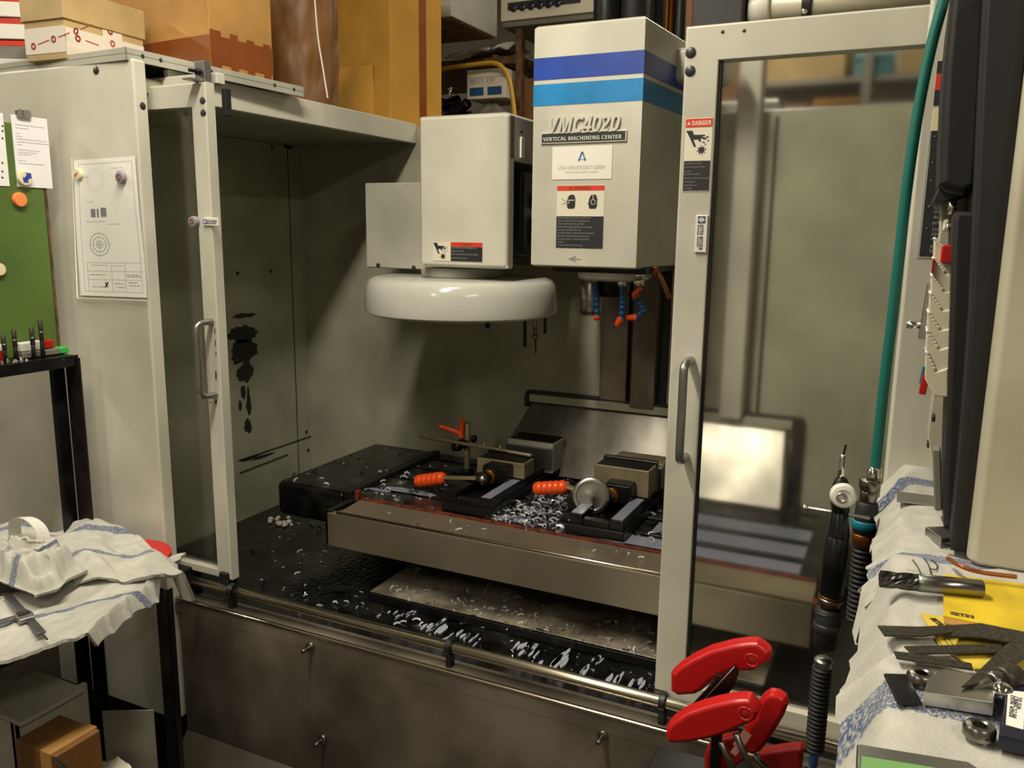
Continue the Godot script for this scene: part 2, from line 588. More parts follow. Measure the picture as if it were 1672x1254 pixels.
func make_materials() -> void:
	T.blotch = noise_tex(0.006, 3, 0.86, 1.0)
	T.strong = noise_tex(0.01, 5, 0.55, 1.0, 5)
	T.grime = noise_tex(0.012, 11, 0.25, 1.0, 5)
	T.fine = noise_tex(0.08, 9, 0.4, 1.0, 3)
	T.weave = noise_tex(0.2, 21, 0.0, 1.0, 2, 256)
	T.brush = noise_tex(0.05, 17, 0.6, 1.0, 3)
	var m := mat("paint", "#d3cfbf", 0.36, 0.0, T.blotch, 0.6)
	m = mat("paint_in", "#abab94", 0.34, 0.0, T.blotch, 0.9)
	m = mat("paint_grey", "#b4b2a4", 0.42, 0.0, T.blotch, 0.8)
	m = mat("gloss_paint", "#d0cfc4", 0.16, 0.0, T.blotch, 0.7)
	mat("stripe_blue", "#1f46a8", 0.4, 0.0, T.blotch, 2.0)
	mat("stripe_cyan", "#1a86c6", 0.4, 0.0, T.blotch, 2.0)
	mat("black", "#151516", 0.45)
	mat("rubber", "#1b1a1a", 0.62)
	mat("plug", "#2c2c2e", 0.4)
	mat("dark_steel", "#2e2d2d", 0.42, 0.6, T.strong, 1.5)
	mat("black_oxide", "#1b1b1e", 0.3, 0.3, T.strong, 3.0)
	m = mat("wet_pan", "#242321", 0.2, 0.0, T.grime, 1.3)
	m.metallic_specular = 0.6
	relief(m, T.fine, 0.15)
	mat("steel", "#a5a29a", 0.3, 1.0, T.brush, 2.0)
	mat("stainless", "#94897a", 0.45, 0.5, T.strong, 0.5)
	mat("apron_steel", "#a3977f", 0.42, 0.7, T.blotch, 0.7)
	mat("rail_steel", "#bdb4a2", 0.22, 1.0)
	mat("chrome", "#e4e2dd", 0.1, 1.0)
	mat("alu", "#c9c8c2", 0.3, 1.0)
	mat("chip", "#d5d7dc", 0.25, 0.35)
	mat("badge_silver", "#dad7cc", 0.25, 0.25)
	mat("satin", "#a9a9a6", 0.36, 1.0)
	mat("plate_steel", "#b8ab95", 0.36, 0.35, T.strong, 1.1)
	mat("splash_steel", "#a09b90", 0.28, 0.9, T.strong, 0.9)
	mat("table_dark", "#2f2e2c", 0.3, 0.25, T.grime, 1.6)
	mat("table_top", "#4a4844", 0.24, 0.5, T.grime, 2.2)
	mat("coolant", "#7f8292", 0.16)
	mat("coolant_milk", "#b4b7c6", 0.2)
	mat("rust", "#7c2f17", 0.6, 0.0, T.strong, 5.0)
	mat("orange", "#ea4f14", 0.34)
	mat("hose_blue", "#1d4a77", 0.35)
	mat("red", "#c60f0c", 0.36)
	mat("red_dull", "#a41414", 0.5)
	mat("brass", "#8a5a25", 0.35, 0.9)
	mat("vise_tan", "#93866a", 0.42, 0.3, T.blotch, 4.0)
	mat("white", "#e9e6dd", 0.5)
	mat("label_white", "#ddd6c2", 0.5)
	mat("label_black", "#26262b", 0.5)
	mat("label_grey", "#8f8c86", 0.6)
	mat("label_red", "#d23a22", 0.5)
	mat("card_gloss", "#eae4da", 0.22)
	mat("logo_blue", "#2b74ab", 0.5)
	mat("tag_blue", "#3a4a86", 0.5)
	m = mat("card_brown", "#b98a47", 0.75, 0.0, T.blotch, 1.4)
	m = mat("card_yellow", "#c8912f", 0.7, 0.0, T.blotch, 1.4)
	mat("card_kraft", "#c2a673", 0.75, 0.0, T.blotch, 1.4)
	mat("card_dark", "#80562c", 0.55, 0.0, T.blotch, 2.0)
	mat("tape_brown", "#8a4a20", 0.3, 0.0, T.blotch, 2.0)
	mat("tape_white", "#ddd4c6", 0.35)
	mat("logo_red", "#9c2a24", 0.5)
	mat("board_green", "#556f2e", 0.5, 0.0, T.blotch, 1.2)
	mat("wood", "#7a5738", 0.65, 0.0, T.strong, 4.0)
	mat("paper", "#e6e4e2", 0.6)
	mat("floor", "#6b6357", 0.5, 0.0, T.grime, 0.5)
	mat("wall", "#b5ae9e", 0.8, 0.0, T.blotch, 0.4)
	mat("ceiling", "#c9c4b4", 0.9)
	mat("dirt", "#1d1c17", 0.5)
	mat("shelf_grey", "#7f7c72", 0.5, 0.2)
	mat("hose_green", "#14685e", 0.4)
	mat("hose_yellow", "#c79a2c", 0.45)
	mat("teal", "#0f6f86", 0.4)
	mat("bin_blue", "#1d4f86", 0.45)
	mat("bin_teal", "#2a7f8f", 0.45)
	mat("key_beige", "#d8d2b8", 0.45)
	mat("magnet_orange", "#ee8a4a", 0.4)
	mat("magnet_cream", "#e2d6ae", 0.35)
	mat("magnet_grey", "#8b8588", 0.4)
	mat("magnet_mauve", "#6e4450", 0.5)
	mat("royal", "#2440a4", 0.5)
	mat("envelope", "#dcbd25", 0.6, 0.0, T.blotch, 5.0)
	mat("envelope_light", "#e2c548", 0.6, 0.0, T.blotch, 5.0)
	mat("blade", "#5a554c", 0.42, 0.6, T.brush, 8.0)
	mat("carbide", "#8b8886", 0.24, 1.0)
	mat("green_ring", "#35b04c", 0.5)
	mat("tin_green", "#6f9c5c", 0.4)
	mat("navy", "#16162c", 0.3)
	mat("red_plastic", "#b31112", 0.36)
	mat("cloth_red", "#b92420", 0.7)
	mat("plastic_white", "#dcd9cf", 0.4)
	mat("beige_plastic", "#c3bda6", 0.4, 0.0, T.blotch, 1.0)
	mat("caliper", "#77767a", 0.34, 0.9)
	mat("rusty_black", "#2a2120", 0.5, 0.3, T.strong, 3.0)
	mat("dark_carbide", "#5b5a5a", 0.25, 1.0)
	mat("hex_print", "#d9a090", 0.5)
	mat("copper", "#9c5a34", 0.4, 0.6)
	# scratched plastic sheet of the doors
	var w := StandardMaterial3D.new()
	w.resource_name = "pane"
	w.albedo_color = Color(0.99, 0.99, 0.97, 0.0)
	w.transparency = BaseMaterial3D.TRANSPARENCY_ALPHA
	w.roughness = 0.075
	w.refraction_enabled = true
	w.refraction_scale = 0.045
	M["pane"] = w
	var cl := StandardMaterial3D.new()
	cl.resource_name = "clear"
	cl.albedo_color = Color(0.9, 0.92, 0.95, 0.25)
	cl.transparency = BaseMaterial3D.TRANSPARENCY_ALPHA
	cl.roughness = 0.08
	M["clear"] = cl
	for k in [["towel_plain", [[0.44, 0.52, 0.25]], 31], ["towel_two", [[0.1, 0.17, 0.3], [0.66, 0.72, 0.35]], 32], ["towel_side", [[0.70, 0.80, 0.3, 1]], 33], ["towel_side_a", [[0.18, 0.25, 0.25]], 34], ["towel_side_b", [[0.70, 0.84, 0.35]], 35], ["towel_side_c", [[0.61, 0.72, 0.42]], 36]]:
		var q := printed(k[0], towel_picture(k[1], k[2]), 0.95)
		q.rim_enabled = true
		q.rim = 0.35
		q.heightmap_enabled = true
		q.heightmap_texture = q.albedo_texture
		q.heightmap_scale = 0.25
	for k in ["card_brown", "card_yellow", "card_kraft"]:
		relief(M[k], T.blotch, 0.2)

func build_room() -> void:
	struct("floor", G.new().bb(Vector3(-4.4, -0.1, -4.2), Vector3(2.6, 0, 2.3), 0.001), "floor")
	struct("ceiling", G.new().bb(Vector3(-4.4, 2.95, -4.2), Vector3(2.6, 3.05, 2.3), 0.001), "ceiling")
	struct("wall_back", G.new().bb(Vector3(-4.4, 0, -4.2), Vector3(2.6, 2.95, -4.0), 0.001), "wall")
	struct("wall_front", G.new().bb(Vector3(-4.4, 0, 2.1), Vector3(2.6, 2.95, 2.3), 0.001), "wall")
	struct("wall_left", G.new().bb(Vector3(-4.4, 0, -4.0), Vector3(-4.2, 2.95, 2.1), 0.001), "wall")
	struct("wall_right", G.new().bb(Vector3(2.4, 0, -4.0), Vector3(2.6, 2.95, 2.1), 0.001), "wall")

func build_enclosure() -> void:
	var t := thing("machine_enclosure", "beige sheet metal cabinet of the machining centre with dark stainless front apron", "machine", Vector3(-0.7, 0, -1.25))
	# left front sheet with its folded edge
	W("front_panel", G.new().bb(Vector3(-2.5, 0.47, -1.276), Vector3(-1.438, 1.928, -1.24), 0.006), "paint", t)
	W("base_panel", G.new().bb(Vector3(-2.5, 0.02, -1.40), Vector3(-1.45, 0.46, -1.33), 0.004), "dark_steel", t)
	for p in [[157, 115, 0.0085, "z", -1.24], [233, 173, 0.0075, "x", -1.438]]:
		var c := P(p[0], p[1], p[3], p[4])
		var d := Z if p[3] == "z" else X
		W("hole_plug", G.new().cyl(c - d * 0.002, c + d * 0.0015, p[2]), "plug", t)
	# roof plate over the left half, its raised edge and the track above the door
	W("roof", G.new().bb(Vector3(-2.5, 1.868, -2.36), Vector3(-1.464, 1.90, -1.28), 0.003), "paint_in", t)
	W("roof_edge", G.new().bb(Vector3(-1.47, 1.865, -2.33), Vector3(-1.455, 1.926, -1.345), 0.003), "paint", t)
	W("door_track", G.new().bb(Vector3(-2.3, 1.885, -1.36), Vector3(-1.31, 1.908, -1.336), 0.003), "paint", t)
	W("door_stop", G.new().bb(Vector3(-1.302, 1.822, -1.352), Vector3(-1.288, 1.876, -1.336), 0.002), "black", t)
	# inside
	W("side_wall", G.new().bb(Vector3(-1.95, 0.5, -2.36), Vector3(-1.92, 1.868, -1.29), 0.002), "paint_in", t)
	W("back_wall", G.new().bb(Vector3(-1.95, 0.5, -2.36), Vector3(1.0, 1.917, -2.33), 0.003), "paint_in", t)
	W("right_wall", G.new().bb(Vector3(0.55, 0.5, -2.33), Vector3(0.58, 1.9, -1.29), 0.003), "paint_in", t)
	# seams, screws, dirt on the side wall
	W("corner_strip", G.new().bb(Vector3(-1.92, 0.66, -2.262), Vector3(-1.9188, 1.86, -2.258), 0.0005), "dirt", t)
	for p in [[500, 705], [503, 735], [442, 443], [388, 446], [470, 238], [444, 240], [503, 440]]:
		var c := P(p[0], p[1], "x", -1.92)
		W("screw", G.new().cyl(c - X * 0.002, c + X * 0.003, 0.006, 0.006, 10), "dirt", t)
	var seam := G.new()
	for q in [[390, 752, 508, 712], [392, 772, 470, 742]]:
		seam.tube([P(q[0], q[1], "x", -1.918), P(q[2], q[3], "x", -1.918)], 0.002, 6)
	W("panel_seam", seam, "dirt", t)
	var st := G.new()
	for q in [[397, 545, 0.085, 1.0, 0.45, 1], [398, 575, 0.075, 1.0, 0.75, 2], [400, 608, 0.05, 1.0, 0.8, 3], [397, 640, 0.03, 0.5, 1.0, 4], [406, 660, 0.045, 0.35, 1.0, 5], [404, 695, 0.032, 0.7, 1.0, 6], [392, 662, 0.02, 0.5, 1.0, 7], [405, 640, 0.02, 0.3, 1.2, 8], [399, 515, 0.05, 1.3, 0.2, 9], [430, 745, 0.04, 1.6, 0.16, 12], [408, 748, 0.035, 1.5, 0.2, 13], [470, 240, 0.03, 1.0, 0.3, 14]]:
		var c := P(q[0], q[1], "x", -1.92)
		st.prism(blob2(q[2], q[5], 44, 0.5, q[3], q[4]), c, Z, Y, X * 0.0012)
	W("stain", st, "dirt", t)
	# pan under the table
	W("chip_pan", G.new().bb(Vector3(-1.92, 0.60, -2.33), Vector3(0.55, 0.645, -1.29), 0.002), "wet_pan", t)
	var ramp := [Vector2(-1.56, 0.645), Vector2(-1.315, 0.645), Vector2(-1.315, 0.755)]
	var rp := []
	for q in ramp:
		rp.append(q)
	W("pan_ramp", G.new().prism(rp, Vector3(-1.92, 0, 0), Z, Y, X * 2.47), "wet_pan", t)
	# sill, apron, rail
	W("sill_gutter", G.new().bb(Vector3(-1.45, 0.735, -1.325), Vector3(0.58, 0.757, -1.255), 0.002), "stainless", t)
	W("sill_lip", G.new().bb(Vector3(-1.438, 0.764, -1.264), Vector3(0.58, 0.774, -1.2535), 0.004), "rail_steel", t)
	W("apron", G.new().bb(Vector3(-1.425, 0.445, -1.30), Vector3(0.58, 0.767, -1.2555), 0.002), "stainless", t)
	var toe := [Vector2(-1.256, 0.445), Vector2(-1.19, 0.36), Vector2(-1.19, 0.1), Vector2(-1.28, 0.1), Vector2(-1.28, 0.445)]
	W("toe_panel", G.new().prism(toe, Vector3(-1.425, 0, 0), Z, Y, X * 2.0), "stainless", t)
	W("pillar", G.new().bb(Vector3(-1.47, 0.1, -1.33), Vector3(-1.425, 0.83, -1.27), 0.003), "dark_steel", t)
	for q in [[508, 1055], [985, 1200], [528, 1206]]:
		var c := P(q[0], q[1], "z", -1.256)
		W("stud", G.new().cyl(c - Z * 0.002, c + Z * 0.006, 0.010).cyl(c + Z * 0.005, c + Z * 0.028, 0.0045), "steel", t)
	W("rail", G.new().cyl(Vector3(-1.43, 0.806, -1.285), Vector3(0.5, 0.806, -1.285), 0.0105), "rail_steel", t)
	for q in [[379, 960], [735, 1060], [1083, 1150]]:
		var c := P(q[0], q[1], "z", -1.285)
		var br := G.new().ring(Vector3(c.x, 0.806, -1.285), X, 0.0165, 0.010, 0.012)
		br.bb(Vector3(c.x - 0.006, 0.755, -1.294), Vector3(c.x + 0.006, 0.792, -1.276), 0.002)
		W("rail_bracket", br, "black", t)
	# steel column with its sliding covers behind the head
	var zc := -2.30
	for q in [[978, 1022, "stainless", 0.0], [1030, 1070, "stainless", 0.012], [1086, 1130, "paint_grey", -0.012]]:
		var a := P(q[0], 640, "z", zc).x
		var b := P(q[1], 640, "z", zc).x
		W("column_cover", G.new().bb(Vector3(a, 1.09, -2.335), Vector3(b, 1.9, zc + q[3]), 0.004), q[2], t)
	W("column_cover", G.new().bb(Vector3(-0.445, 1.09, -2.33), Vector3(-0.382, 2.3, -2.27), 0.008), "paint", t)
	for q in [[1022, 1031], [1070, 1085], [1184, 1192], [1234, 1238]]:
		var a := P(q[0], 640, "z", zc).x
		var b := P(q[1], 640, "z", zc).x
		W("column_gap", G.new().bb(Vector3(a, 1.09, -2.335), Vector3(b, 1.9, zc - 0.02), 0.002), "black", t)
	# splash cover behind the table
	var a := P(868, 650, "z", -2.30)
	var b := P(1283, 686, "z", -2.30)
	var lean := Vector3(0, 0.88, -0.47).normalized()
	var ys := [Vector2(a.x, 0.0), Vector2(b.x, 0.0), Vector2(b.x + 0.015, -0.23), Vector2(a.x - 0.07, -0.23), Vector2(a.x - 0.055, -0.15)]
	W("splash_cover", G.new().prism(ys, Vector3(0, 1.075, -2.322), X, lean, X.cross(lean) * 0.012, 0.003), "splash_steel", t)
	W("splash_rim", G.new().bb(Vector3(a.x - 0.01, 1.075, -2.33), Vector3(b.x + 0.02, 1.10, -2.292), 0.004), "paint_in", t)
	W("rim_edge", G.new().bb(Vector3(a.x - 0.02, 1.10, -2.33), Vector3(b.x + 0.045, 1.108, -2.30), 0.002).bb(Vector3(b.x + 0.02, 0.80, -2.33), Vector3(b.x + 0.045, 1.10, -2.305), 0.002).bb(Vector3(a.x - 0.02, 1.06, -2.33), Vector3(a.x - 0.004, 1.10, -2.29), 0.002), "dirt", t)
	# right front sheet beside the door
	W("front_panel", G.new().bb(Vector3(-0.008, 0.3, -1.276), Vector3(1.0, 2.12, -1.24), 0.006), "paint", t)
	W("door_frame_top", G.new().bb(Vector3(-0.34, 1.875, -1.345), Vector3(0.0, 1.897, -1.328), 0.003), "paint_grey", t)

func build_doors() -> void:
	# left door, pushed open behind the front sheet
	var t := thing("sliding_door", "narrow visible left sliding door with grey window and chrome pull handle", "door", Vector3(-1.45, 0.81, -1.312), "sliding doors")
	door_parts(t, -1.80, -1.308, 0.820, 1.884, 0.040, 0.038, 0.048)
	var g := G.new()
	for q in [[333, 164], [334, 184]]:
		var c := P(q[0], q[1], "z", -1.30)
		c.x = -1.3165
		W("plug", G.new().cyl(Vector3(c.x, c.y, -1.302), Vector3(c.x, c.y, -1.2985), 0.0072), "plug", t)
	handle(t, -1.323, P(345, 525, "z", -1.30).y, P(350, 644, "z", -1.30).y)
	W("hanger_bracket", G.new().bb(Vector3(-1.337, 1.884, -1.322), Vector3(-1.309, 1.925, -1.302), 0.002).bb(Vector3(-1.337, 1.884, -1.30), Vector3(-1.315, 1.888, -1.27), 0.001), "satin", t)
	W("hanger_bolt", G.new().cyl(Vector3(-1.323, 1.903, -1.305), Vector3(-1.323, 1.903, -1.293), 0.007, 0.007, 6).cyl(Vector3(-1.323, 1.903, -1.295), Vector3(-1.323, 1.903, -1.275), 0.0035), "dark_steel", t)
	var wear := G.new()
	for q in [[351, 540, 0.006, 21, 0.25], [352, 560, 0.007, 22, 0.2], [353, 578, 0.004, 24, 0.3], [353, 427, 0.003, 28, 1.0], [353, 616, 0.004, 23, 0.5], [353, 612, 0.0065, 25, 0.35], [353, 656, 0.0035, 26, 0.9], [344, 657, 0.002, 27, 0.9], [359, 645, 0.002, 29, 0.9], [370, 720, 0.0022, 30, 0.9], [378, 850, 0.0022, 31, 0.9]]:
		var c := P(q[0], q[1], "z", -1.30)
		if c.x > -1.312:
			continue
		wear.prism(blob2(q[2], q[3], 14, 0.4, q[4], 1.6), Vector3(c.x, c.y, -1.2995), X, Y, Z * 0.0004)
	W("chipped_paint", wear, "dirt", t, "dark paint chips")
	W("guide_block", G.new().bb(Vector3(-1.338, 0.80, -1.325), Vector3(-1.312, 0.838, -1.292), 0.003), "black", t)
	# right door, closed
	t = thing("sliding_door", "wide closed right sliding door with large scratched window and danger label", "door", Vector3(-0.14, 0.81, -1.312), "sliding doors")
	door_parts(t, -0.337, 0.10, 0.803, 1.903, 0.052, 0.110, 0.052)
	g = G.new()
	for q in [[1128, 86], [1127, 116]]:
		var c := P(q[0], q[1], "z", -1.30)
		W("plug", G.new().cyl(Vector3(c.x, c.y, -1.302), Vector3(c.x, c.y, -1.2985), 0.0082), "plug", t)
	for q in [[1180, 52], [1215, 50]]:
		var c := P(q[0], q[1], "z", -1.30)
		W("drilled_hole", G.new().cyl(Vector3(c.x, c.y, -1.302), Vector3(c.x, c.y, -1.2992), 0.0026), "plug", t)
	handle(t, -0.303, P(1130, 588, "z", -1.30).y, P(1120, 745, "z", -1.30).y)
	W("guide_block", G.new().bb(Vector3(-0.337, 0.79, -1.325), Vector3(-0.312, 0.818, -1.292), 0.003), "black", t)
	# danger label
	var o := P(1139, 253, "z", -1.30)
	var s := Node3D.new()
	s.name = "danger_label"
	label_danger(t, Vector3(o.x, o.y, -1.2998))

func door_parts(t: Node3D, x0: float, x1: float, y0: float, y1: float, side: float, bottom: float, top: float) -> void:
	var zf := -1.300
	var zb := -1.325
	var b := 0.02 if bottom < 0.05 else 0.035
	W("frame", G.new().frame_ring(x0, x1, y0, y1, side, side, b, top, zf, zb), "paint", t)
	W("window_pane", G.new().bb(Vector3(x0 + side - 0.004, y0 + b - 0.004, -1.320), Vector3(x1 - side + 0.004, y1 - top + 0.004, -1.314), 0.0005), "pane", t)
	var gk := G.new()
	for s in [x0 + side + 0.002, x1 - side - 0.002]:
		gk.bb(Vector3(s - 0.0025, y0 + b, -1.314), Vector3(s + 0.0025, y1 - top, -1.305), 0.001)
	W("gasket", gk, "rubber", t)

func handle(t: Node3D, x: float, ya: float, yb: float) -> void:
	var z := -1.30
	var k := 0.044
	var p := spline([Vector3(x, ya, z), Vector3(x, ya, z + k * 0.55), Vector3(x, ya - 0.004, z + k * 0.86), Vector3(x, ya - 0.016, z + k), Vector3(x, (ya + yb) / 2, z + k), Vector3(x, yb + 0.016, z + k), Vector3(x, yb + 0.004, z + k * 0.86), Vector3(x, yb, z + k * 0.55), Vector3(x, yb, z)], 6)
	W("pull_handle", G.new().tube(p, 0.0068, 14), "satin", t)

func sub(called: String, g: G, m, parent: Node) -> MeshInstance3D:
	return W(called, g, m, parent)

func hand_and_gear(g: G, o: Vector3, s: float) -> void:
	# black pictogram: a hand above a toothed cutter, s = half width
	var hand := [Vector2(-0.95, 0.95), Vector2(-0.45, 0.95), Vector2(-0.3, 0.62), Vector2(0.55, 0.60), Vector2(0.62, 0.50), Vector2(0.28, 0.47), Vector2(0.72, 0.34), Vector2(0.66, 0.22), Vector2(0.22, 0.34), Vector2(0.30, 0.10), Vector2(0.16, 0.06), Vector2(0.02, 0.26), Vector2(-0.22, 0.24), Vector2(-0.34, 0.28), Vector2(-0.10, -0.28), Vector2(-0.26, -0.34), Vector2(-0.62, 0.36)]
	var h := []
	for q in hand:
		h.append(q * s)
	g.prism(h, o, X, Y, Z * 0.0003)
	for q in [[0.78, 0.42, 0.09], [0.86, 0.14, 0.07], [0.50, 0.02, 0.08], [0.66, -0.14, 0.06]]:
		g.prism([Vector2(-1, -0.6) * q[2] * s, Vector2(1, -0.6) * q[2] * s, Vector2(1, 0.6) * q[2] * s, Vector2(-1, 0.6) * q[2] * s], o + X * q[0] * s + Y * q[1] * s, X, Y, Z * 0.0003)
	var c := []
	for i in 16:
		var a := TAU * i / 16.0
		var r := (0.42 if i % 2 == 0 else 0.2) * s
		c.append(Vector2(cos(a + (0.25 if i % 2 == 0 else 0.0)) * r, sin(a + (0.25 if i % 2 == 0 else 0.0)) * r))
	g.prism(c, o + X * 0.35 * s - Y * 0.58 * s, X, Y, Z * 0.0003)

func lines_of(lines: Array, o: Vector3, h: float, pitch: float, widths := []) -> G:
	var g := G.new()
	for i in lines.size():
		g.text(lines[i], o - Y * pitch * i, X, Y, h, 0.0003, false, widths[i] if widths.size() else -1.0)
	return g

func label_danger(t: Node3D, o: Vector3) -> void:
	var pl := W("danger_label", G.new().plate(o, X, Y, 0.0415, 0.1085), "label_white", t)
	var z := o + Z * 0.0006
	sub("red_band", G.new().plate(z + Y * 0.047, X, Y, 0.0405, 0.0125, 0.0003), "label_red", pl)
	var tx := G.new().text("DANGER", z + Vector3(-0.0105, 0.0436, 0.0003), X, Y, 0.0066, 0.0003, true, 0.029)
	tx.prism([Vector2(-0.0025, -0.002), Vector2(0.0025, -0.002), Vector2(0, 0.0028)], z + Vector3(-0.0155, 0.0466, 0.0003), X, Y, Z * 0.0003)
	sub("lettering", tx, "label_white", pl)
	var g := G.new()
	hand_and_gear(g, z + Vector3(-0.001, 0.018, 0), 0.019)
	g.plate(z - Y * 0.031, X, Y, 0.0405, 0.0445, 0.0003)
	sub("pictogram", g, "label_black", pl)
	sub("small_print", lines_of(["Cutting tools will", "seriously injure hand", "or arm.", "DO NOT operate", "machine unless doors are", "closed and", "interlocks are", "working."], z + Vector3(-0.0185, -0.0145, 0.0003), 0.0024, 0.0053), "label_grey", pl)

func build_head() -> void:
	var z := -1.85
	var t := thing("spindle_head", "tall beige spindle head with two blue bands and model badge", "machine head", Vector3(-0.70, 1.40, -2.05))
	# front tapers slightly wider to the back on the right
	var y0 := 1.513
	var y1 := 2.062
	var pl := [Vector2(-0.833, -1.85), Vector2(-0.569, -1.85), Vector2(-0.535, -2.30), Vector2(-0.833, -2.30)]
	W("cover", G.new().prism(pl, Vector3(0, y0, 0), X, Z, Y * (y1 - y0), 0.006), "paint", t)
	for q in [[96, 132, "stripe_blue"], [139, 174, "stripe_cyan"]]:
		var a := P(872, q[0], "z", z).y
		var b := P(872, q[1], "z", z).y
		var p2 := [Vector2(-0.8338, -1.8492), Vector2(-0.5682, -1.8492), Vector2(-0.534, -2.30), Vector2(-0.8338, -2.30)]
		W("colour_band", G.new().prism(p2, Vector3(0, b, 0), X, Z, Y * (a - b), 0.0), q[2], t)
	W("side_housing", G.new().bb(Vector3(-0.60, 1.955, -2.20), Vector3(-0.44, 2.035, -2.06), 0.012), "paint", t)
	# badge
	var o := P(884, 236, "z", z)
	var e := P(1024, 228, "z", z)
	var w := e.x - o.x
	var hb := 0.026
	var bd := W("badge_plate", G.new().box(Vector3(o.x + w / 2, o.y + hb / 2, z + 0.0025), Vector3(w, hb, 0.005), 0.0015), "badge_silver", t)
	sub("badge_face", G.new().box(Vector3(o.x + w / 2, o.y + hb / 2, z + 0.0052), Vector3(w - 0.006, hb - 0.006, 0.001), 0.0004), "label_black", bd)
	sub("badge_words", G.new().text("VERTICAL MACHINING CENTER", Vector3(o.x + 0.007, o.y + 0.0065, z + 0.0057), X, Y, 0.0085, 0.0012, true, w - 0.018), "badge_silver", bd)
	sub("badge_number", G.new().text("VMC4020", Vector3(o.x + 0.014, o.y + hb - 0.003, z + 0.001), X, Y, 0.036, 0.006, true, w - 0.035, 0.2), "badge_silver", bd)
	# owner's card
	o = P(950, 266, "z", z)
	var cd := W("company_card", G.new().box(Vector3(o.x, o.y, z + 0.0008), Vector3(0.148, 0.0745, 0.0016), 0.0006), "card_gloss", t)
	var g := G.new()
	var c := Vector3(o.x + 0.001, o.y + 0.012, z + 0.0016)
	for q in [[[-0.0125, -0.010], [-0.003, 0.016], [0.003, 0.016], [0.0005, 0.009], [-0.0075, -0.010]], [[0.0125, -0.010], [0.003, 0.016], [-0.001, 0.016], [0.0035, 0.003], [0.0075, -0.010]], [[-0.013, -0.0065], [0.013, -0.0065], [0.013, -0.005], [-0.013, -0.005]]]:
		var pp := []
		for k in q:
			pp.append(Vector2(k[0], k[1]) * 0.8)
		g.prism(pp, c, X, Y, Z * 0.0003)
	sub("logo", g, "logo_blue", cd)
	g = G.new().text("UVA UNIVERZAST GMBH", c + Vector3(-0.059, -0.027, 0), X, Y, 0.0085, 0.0002, false, 0.116)
	g.text("WERKZEUGMASCHINEN - SERVICE", c + Vector3(-0.042, -0.035, 0), X, Y, 0.0038, 0.0002, false, 0.082)
	sub("lettering", g, "label_grey", cd)
	# warning label
	o = P(947, 357, "z", z)
	var a := P(910, 303, "z", z)
	var b := P(984, 406, "z", z)
	var lw := b.x - a.x
	var lh := a.y - b.y
	o = Vector3((a.x + b.x) / 2, (a.y + b.y) / 2, z + 0.0001)
	var wl := W("warning_label", G.new().plate(o, X, Y, lw, lh), "label_white", t)
	var zz := z + 0.0007
	sub("red_band", G.new().plate(Vector3(o.x, a.y - 0.0065, zz), X, Y, lw, 0.0115, 0.0003), "label_red", wl)
	g = G.new().text("WARNING", Vector3(o.x - 0.017, a.y - 0.0098, zz + 0.0003), X, Y, 0.0068, 0.0003, true, 0.042)
	g.prism([Vector2(-0.004, -0.003), Vector2(0.004, -0.003), Vector2(0, 0.0045)], Vector3(o.x - 0.025, a.y - 0.007, zz + 0.0003), X, Y, Z * 0.0003)
	sub("band_words", g, "tape_brown", wl)
	g = G.new()
	# head with goggles, head with ear muffs
	for s in [-1.0, 1.0]:
		var hd := []
		for k in [[-0.55, -1.0], [0.6, -1.0], [0.85, -0.7], [0.9, 0.3], [0.7, 0.85], [0.2, 1.0], [-0.4, 0.85], [-0.75, 0.3], [-0.78, -0.05], [-1.0, -0.38], [-0.78, -0.42], [-0.75, -0.8]]:
			hd.append(Vector2(k[0] * 0.0125, k[1] * 0.0165))
		g.prism(hd, Vector3(o.x + s * lw * 0.23 + 0.004, a.y - 0.037, zz), X, Y, Z * 0.0003)
	g.plate(Vector3(o.x, b.y + lh * 0.255, zz), X, Y, lw, lh * 0.51, 0.0003)
	for q in [[0.0, 0.0, 0.012, 0.007], [0.0, 0.0, 0.012, -0.006]]:
		g.tube([Vector3(o.x - lw * 0.23 - 0.007, a.y - 0.038, zz), Vector3(o.x - lw * 0.23 - 0.019, a.y - 0.038 + q[3], zz)], 0.0006, 5)
	sub("pictogram", g, "label_black", wl)
	g = G.new()
	var ex := o.x - lw * 0.23 + 0.004
	g.ring(Vector3(ex - 0.008, a.y - 0.037, zz + 0.0004), Z, 0.0048, 0.0034, 0.0003, 14)
	g.bb(Vector3(ex - 0.004, a.y - 0.0345, zz), Vector3(ex + 0.009, a.y - 0.033, zz + 0.0005), 0.0)
	ex = o.x + lw * 0.23 + 0.005
	g.ring(Vector3(ex, a.y - 0.038, zz + 0.0004), Z, 0.0062, 0.005, 0.0003, 16)
	g.bb(Vector3(ex - 0.001, a.y - 0.032, zz), Vector3(ex + 0.0005, a.y - 0.021, zz + 0.0005), 0.0)
	g.plate(Vector3(o.x, a.y - 0.037, zz), X, Y, 0.0012, 0.05, 0.0003)
	sub("white_lines", g, "label_white", wl)
	var pitch := lh * 0.51 / 10.4
	sub("small_print", lines_of(["Flying objects from this machine can", "injure. ALWAYS wear safety glasses", "when operating this machine.", "Noise from high spindles can damage", "hearing. ALWAYS wear ear", "protection when operating this machine.", "DO NOT operate this machine with", "the doors open or with inoperative", "guards.", "Contact dealer for servicing."], Vector3(a.x + 0.004, b.y + lh * 0.51 - pitch * 0.9, zz + 0.0003), 0.0037, pitch), "label_grey", wl)
	# worn arrow
	c = P(938, 423, "z", z) + Z * 0.0002
